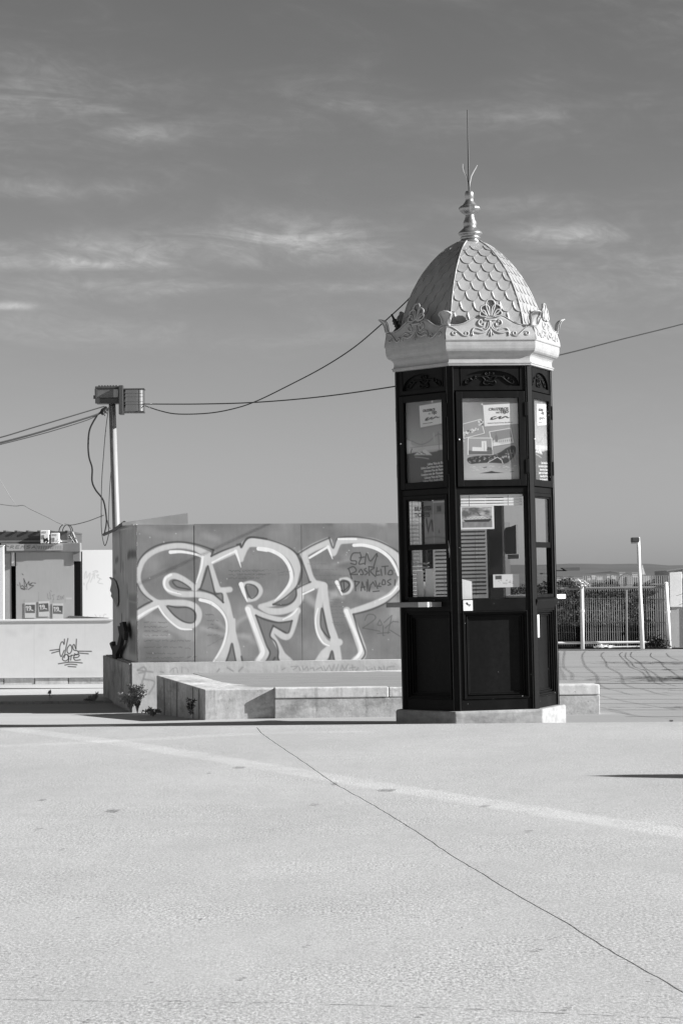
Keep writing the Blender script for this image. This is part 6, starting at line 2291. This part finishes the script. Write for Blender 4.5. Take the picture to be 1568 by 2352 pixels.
# ================================================================== BEYOND THE FENCE
bank = MB()
bx = np.linspace(-40, 60, 120)
by = np.linspace(YF + 2.0, YF + 12, 14)
zt_b = atY(1400, 1345, YF + 6).z
for j, y in enumerate(by):
    for i, x in enumerate(bx):
        t = min(1, j / 6)
        z = -.4 + (zt_b + .36) * t ** .8
        z += .03 * math.sin(x * 1.3 + j) * t + .03 * math.sin(x * 3.1 + j * 2)
        if x < 3:
            z = min(z, .2)
        bank.v.append((x, y, z))
for j in range(len(by) - 1):
    for i in range(len(bx) - 1):
        a = j * len(bx) + i
        bank.f.append((a, a + 1, a + 1 + len(bx), a + len(bx)))
bank.build('river_bank', M_bank, kind='structure', smooth=True)
sc_ = MB()
sd_ = MB()
rr = random.Random(77)
for i in range(30000):
    x = rr.uniform(4.0, 9.0)
    t = rr.random()
    j = t * 6
    y = YF + 2.0 + t * 4.6
    z = -.4 + (zt_b + .36) * t ** .8 + abs(rr.gauss(0, .035))
    s_ = rr.uniform(.018, .045)
    c_ = Vector((x, y, z))
    tri = [c_ + Vector((rr.uniform(-s_, s_), rr.uniform(-s_, s_), rr.uniform(-s_, s_ * 1.6))) for _ in range(3)]
    (sd_ if (rr.random() < (.65 if (x < 5.5 and t < .45) else .07)) else sc_).add(tri, [(0, 1, 2)])
tag(sc_.build('bank_undergrowth', M_scrub), 'dark scrub covering the bank behind the mesh fence', 'scrub', kind='stuff')
tag(sd_.build('dry_grass', M_scrubd), 'pale dry grass at the foot of the bank behind the fence', 'grass', kind='stuff')
# weedy bush at the fence foot
wb = MB()
for i in range(420):
    c_ = fz_(1505 + rr.gauss(0, 13), 1478, YF - .1)
    c_.z = abs(rr.gauss(.05, .12)) - .03
    s_ = .045
    wb.add([c_ + Vector((rr.uniform(-s_, s_), rr.uniform(-s_, s_), rr.uniform(-s_, s_))) for _ in range(3)], [(0, 1, 2)])
tag(wb.build('weed_bush', M_scrub), 'dark leafy weed at the fence foot beside the end post', 'bush')

# far shore: hills, quarry scar, trees, houses, a sail
YH = 4200
hm = MB()
hx = np.linspace(-2600, 2600, 160)
tops = []
for x in hx:
    px_ = x / YH * FPX + 784
    yt = 1301 + 1.2 * math.sin(px_ * .013) + .8 * math.sin(px_ * .041 + 1) + (2.5 if px_ > 1500 else 0)
    tops.append(1.5 + (1338 - yt) / FPX * YH)
for i, x in enumerate(hx):
    hm.v += [(x, YH - 900, -3), (x, YH - 450, tops[i] * .35), (x, YH, tops[i]), (x, YH + 900, tops[i] * .6)]
for i in range(len(hx) - 1):
    for j in range(3):
        a = i * 4 + j
        hm.f.append((a, a + 4, a + 5, a + 1))
hm.build('hills', M_hill, kind='structure', smooth=True)
qm = MB()
q = [atY(x, y, YH - 300) for x, y in [(1290, 1304), (1330, 1303), (1332, 1318), (1312, 1319), (1302, 1312)]]
qm.prism([tuple(v) for v in q], (0, 40, 0))
qm.build('hill_scar', M_quarry, kind='structure')
qm = MB()
q = [atY(x, y, YH - 420) for x, y in [(1245, 1316), (1300, 1322), (1400, 1312), (1420, 1316), (1360, 1324), (1245, 1330)]]
qm.prism([tuple(v) for v in q], (0, 40, 0))
qm.build('hill_field', M_quarry, kind='structure')
rr = random.Random(15)
YT = 2300
hs = [(1262, 1326, 16, 9), (1283, 1330, 12, 8), (1298, 1326, 14, 7), (1312, 1331, 18, 5), (1328, 1329, 26, 6), (1352, 1327, 9, 8), (1362, 1325, 10, 8), (1376, 1326, 16, 9), (1396, 1322, 9, 7), (1409, 1325, 12, 8), (1428, 1318, 16, 10), (1457, 1319, 16, 11), (1520, 1316, 14, 8), (1533, 1318, 14, 9), (1507, 1317, 10, 7), (1552, 1320, 14, 8)]
words_ = ['near the kiosk edge', 'low', 'squat', 'very long low', 'long low', 'narrow', 'small square', 'broad', 'tiny', 'square', 'taller white', 'tall bright', 'bright', 'twin gabled', 'little grey', 'last']
for i, (x, y, w, h) in enumerate(hs):
    w, h = w * .8, h * .75
    a, b = atY(x - w / 2, y - h / 2, YT), atY(x + w / 2, y + h / 2 + 3, YT)
    e = empty('far_house', ((a.x + b.x) / 2, YT, b.z), [
        'pale far house closest to the kiosk across the river', 'low pale far house second from the kiosk edge', 'squat far house just before the fence post', 'far shed hidden by the fence post and bag', 'very long low white shed past the bag across the river',
        'narrow far house after the long shed', 'small square far house beside the narrow one', 'broad pale far house midway between bag and disc sign', 'tiny far house between the broad one and disc sign', 'square far house next before the disc sign',
        'taller white house above the disc sign edge', 'bright tall far house between disc sign and lamp pole', 'bright white far house before the end post', 'gabled far house right above the end post top', 'little grey far house past the box on a stake', 'far house seen over the pale panel enclosure'][i], 'house', 'houses on the far shore')
    W_, H_ = (b.x - a.x), (a.z - b.z)
    MB().box(-W_ / 2, W_ / 2, 0, W_, 0, H_ * .8).build('wall', M_house, e)
    m2 = MB()
    m2.prism([(-W_ / 2 - .3, -.2, H_ * .8), (-W_ / 2 - .3, W_ / 2, H_), (-W_ / 2 - .3, W_ + .2, H_ * .8)], (W_ + .6, 0, 0))
    m2.build('roof', M_roof if i % 3 else M_house, e)
tm = MB()
for i in range(5200):
    px_ = rr.uniform(1240, 1580)
    hgt = 9 + 6 * math.sin(px_ * .05) + 4 * math.sin(px_ * .13 + 2) + (6 if 1500 < px_ < 1540 else 0)
    c_ = atY(px_, 1352 - rr.random() * max(4, hgt) * 1.15, YT - 60 + rr.uniform(-20, 20))
    s_ = 2.6
    tm.add([c_ + Vector((rr.uniform(-s_, s_), rr.uniform(-s_, s_), rr.uniform(-s_, s_))) for _ in range(3)], [(0, 1, 2)])
for i in range(60):
    px_ = 1240 + i * 5.8
    a, b = atY(px_ - 3.2, 1341 - (i * 7 % 5), YT - 30), atY(px_ + 3.2, 1356, YT - 30)
    tm.box(a.x, b.x, YT - 30, YT - 25, b.z, a.z)
tag(tm.build('far_treeline', M_tree), 'dark line of trees along the far river shore', 'trees', kind='stuff')
MB().prism([(-2600, YT - 200, -2.9), (2600, YT - 200, -2.9), (2600, YH - 880, -1), (-2600, YH - 880, -1)][::-1], (0, 0, -1)).build('far_shore', M_tree, kind='structure')
# sail boat: white sail above the fence line
YS = 900
s0 = atY(1475, 1330, YS)
boat = empty('sail_boat', (s0.x, YS, -3), 'distant boat with a narrow white sail beside the lamp pole', 'boat')
bo = boat.location.copy()
m2 = MB()
m2.prism([atY(1474.5, 1299, YS) - bo, atY(1481.5, 1320, YS) - bo, atY(1472.5, 1319, YS) - bo], (0, .3, 0))
m2.build('sail', M_white, boat)
zt_s = (atY(1475, 1297, YS) - bo).z
MB().tube([(atY(1474.2, 1297, YS) - bo), Vector(((atY(1474.2, 1297, YS) - bo).x, 0, .5))], .08, 6).build('mast', M_white, boat)
m2 = MB()
m2.prism([(-2.6, 0, .7), (3.4, 0, .8), (2.6, 0, 0), (-2.0, 0, 0)], (0, 1.6, 0))
m2.build('hull', M_white, boat)

# ================================================================== WEEDS
def weed(name, px_, py_, z, n_, h, spread, label, seed, mtl=M_weed, dry=.3):
    rr_ = random.Random(seed)
    g = atZ(px_, py_, z) if z < 5 else atY(px_, py_, z)
    e = empty(name, g, label, 'weed')
    st, lf = MB(), MB()
    for i in range(n_):
        a = rr_.uniform(0, 2 * math.pi)
        tip = Vector((math.cos(a) * spread * rr_.uniform(.3, 1), math.sin(a) * spread * .5, h * rr_.uniform(.5, 1)))
        P = [tuple(tip * t + Vector((0, 0, .25 * h * math.sin(math.pi * t)))) for t in (0, .35, .7, 1)]
        q = smooth_line(P, 3)
        st.tube(q, [.004] * len(q), 3)
        for p in q[2:]:
            for k_ in range(3):
                d = Vector((rr_.gauss(0, 1), rr_.gauss(0, 1), rr_.gauss(.2, .8))).normalized() * rr_.uniform(.02, .05)
                w = d.cross(Vector((rr_.random(), rr_.random(), rr_.random()))).normalized() * .008
                lf.add([p, p + d * .5 + w, p + d, p + d * .5 - w], [(0, 1, 2, 3)])
    st.build('stem', M_weedd, e)
    lf.build('foliage', mtl, e)
    return e


weed('weed', 316, 1640, 32.1, 50, .36, .12, 'bushy weed growing at the corner of the concrete base', 5)
weed('weed', 300, 1636, 31.9, 30, .26, .16, 'paler spreading weed leaning out from the base corner', 6, M_weedd)
weed('weed', 206, 1614, -.14, 7, .07, .10, 'low weed on the shadow edge near the concrete base', 7)
weed('weed', 115, 1613, -.14, 2, .24, .02, 'single tall thin weed stalk beside the pavement edge', 8, M_weedd)
weed('weed', 218, 1616, -.14, 6, .16, .07, 'upright dry weed tuft next to the base foot', 9, M_weedd)
weed('weed', 352, 1646, 31.3, 10, .10, .15, 'small weed patch at the platform back corner', 10)
weed('weed', 440, 1654, 30.1, 9, .26, .06, 'weed climbing up the shaded end of the platform', 11, M_scrub)
kw_ = weed('weed', 1541, 1664, -.09, 3, .12, .06, 'tiny weed sprouting from the kerb joint by the road', 12)
kw_.scale = (.4, .4, .4)
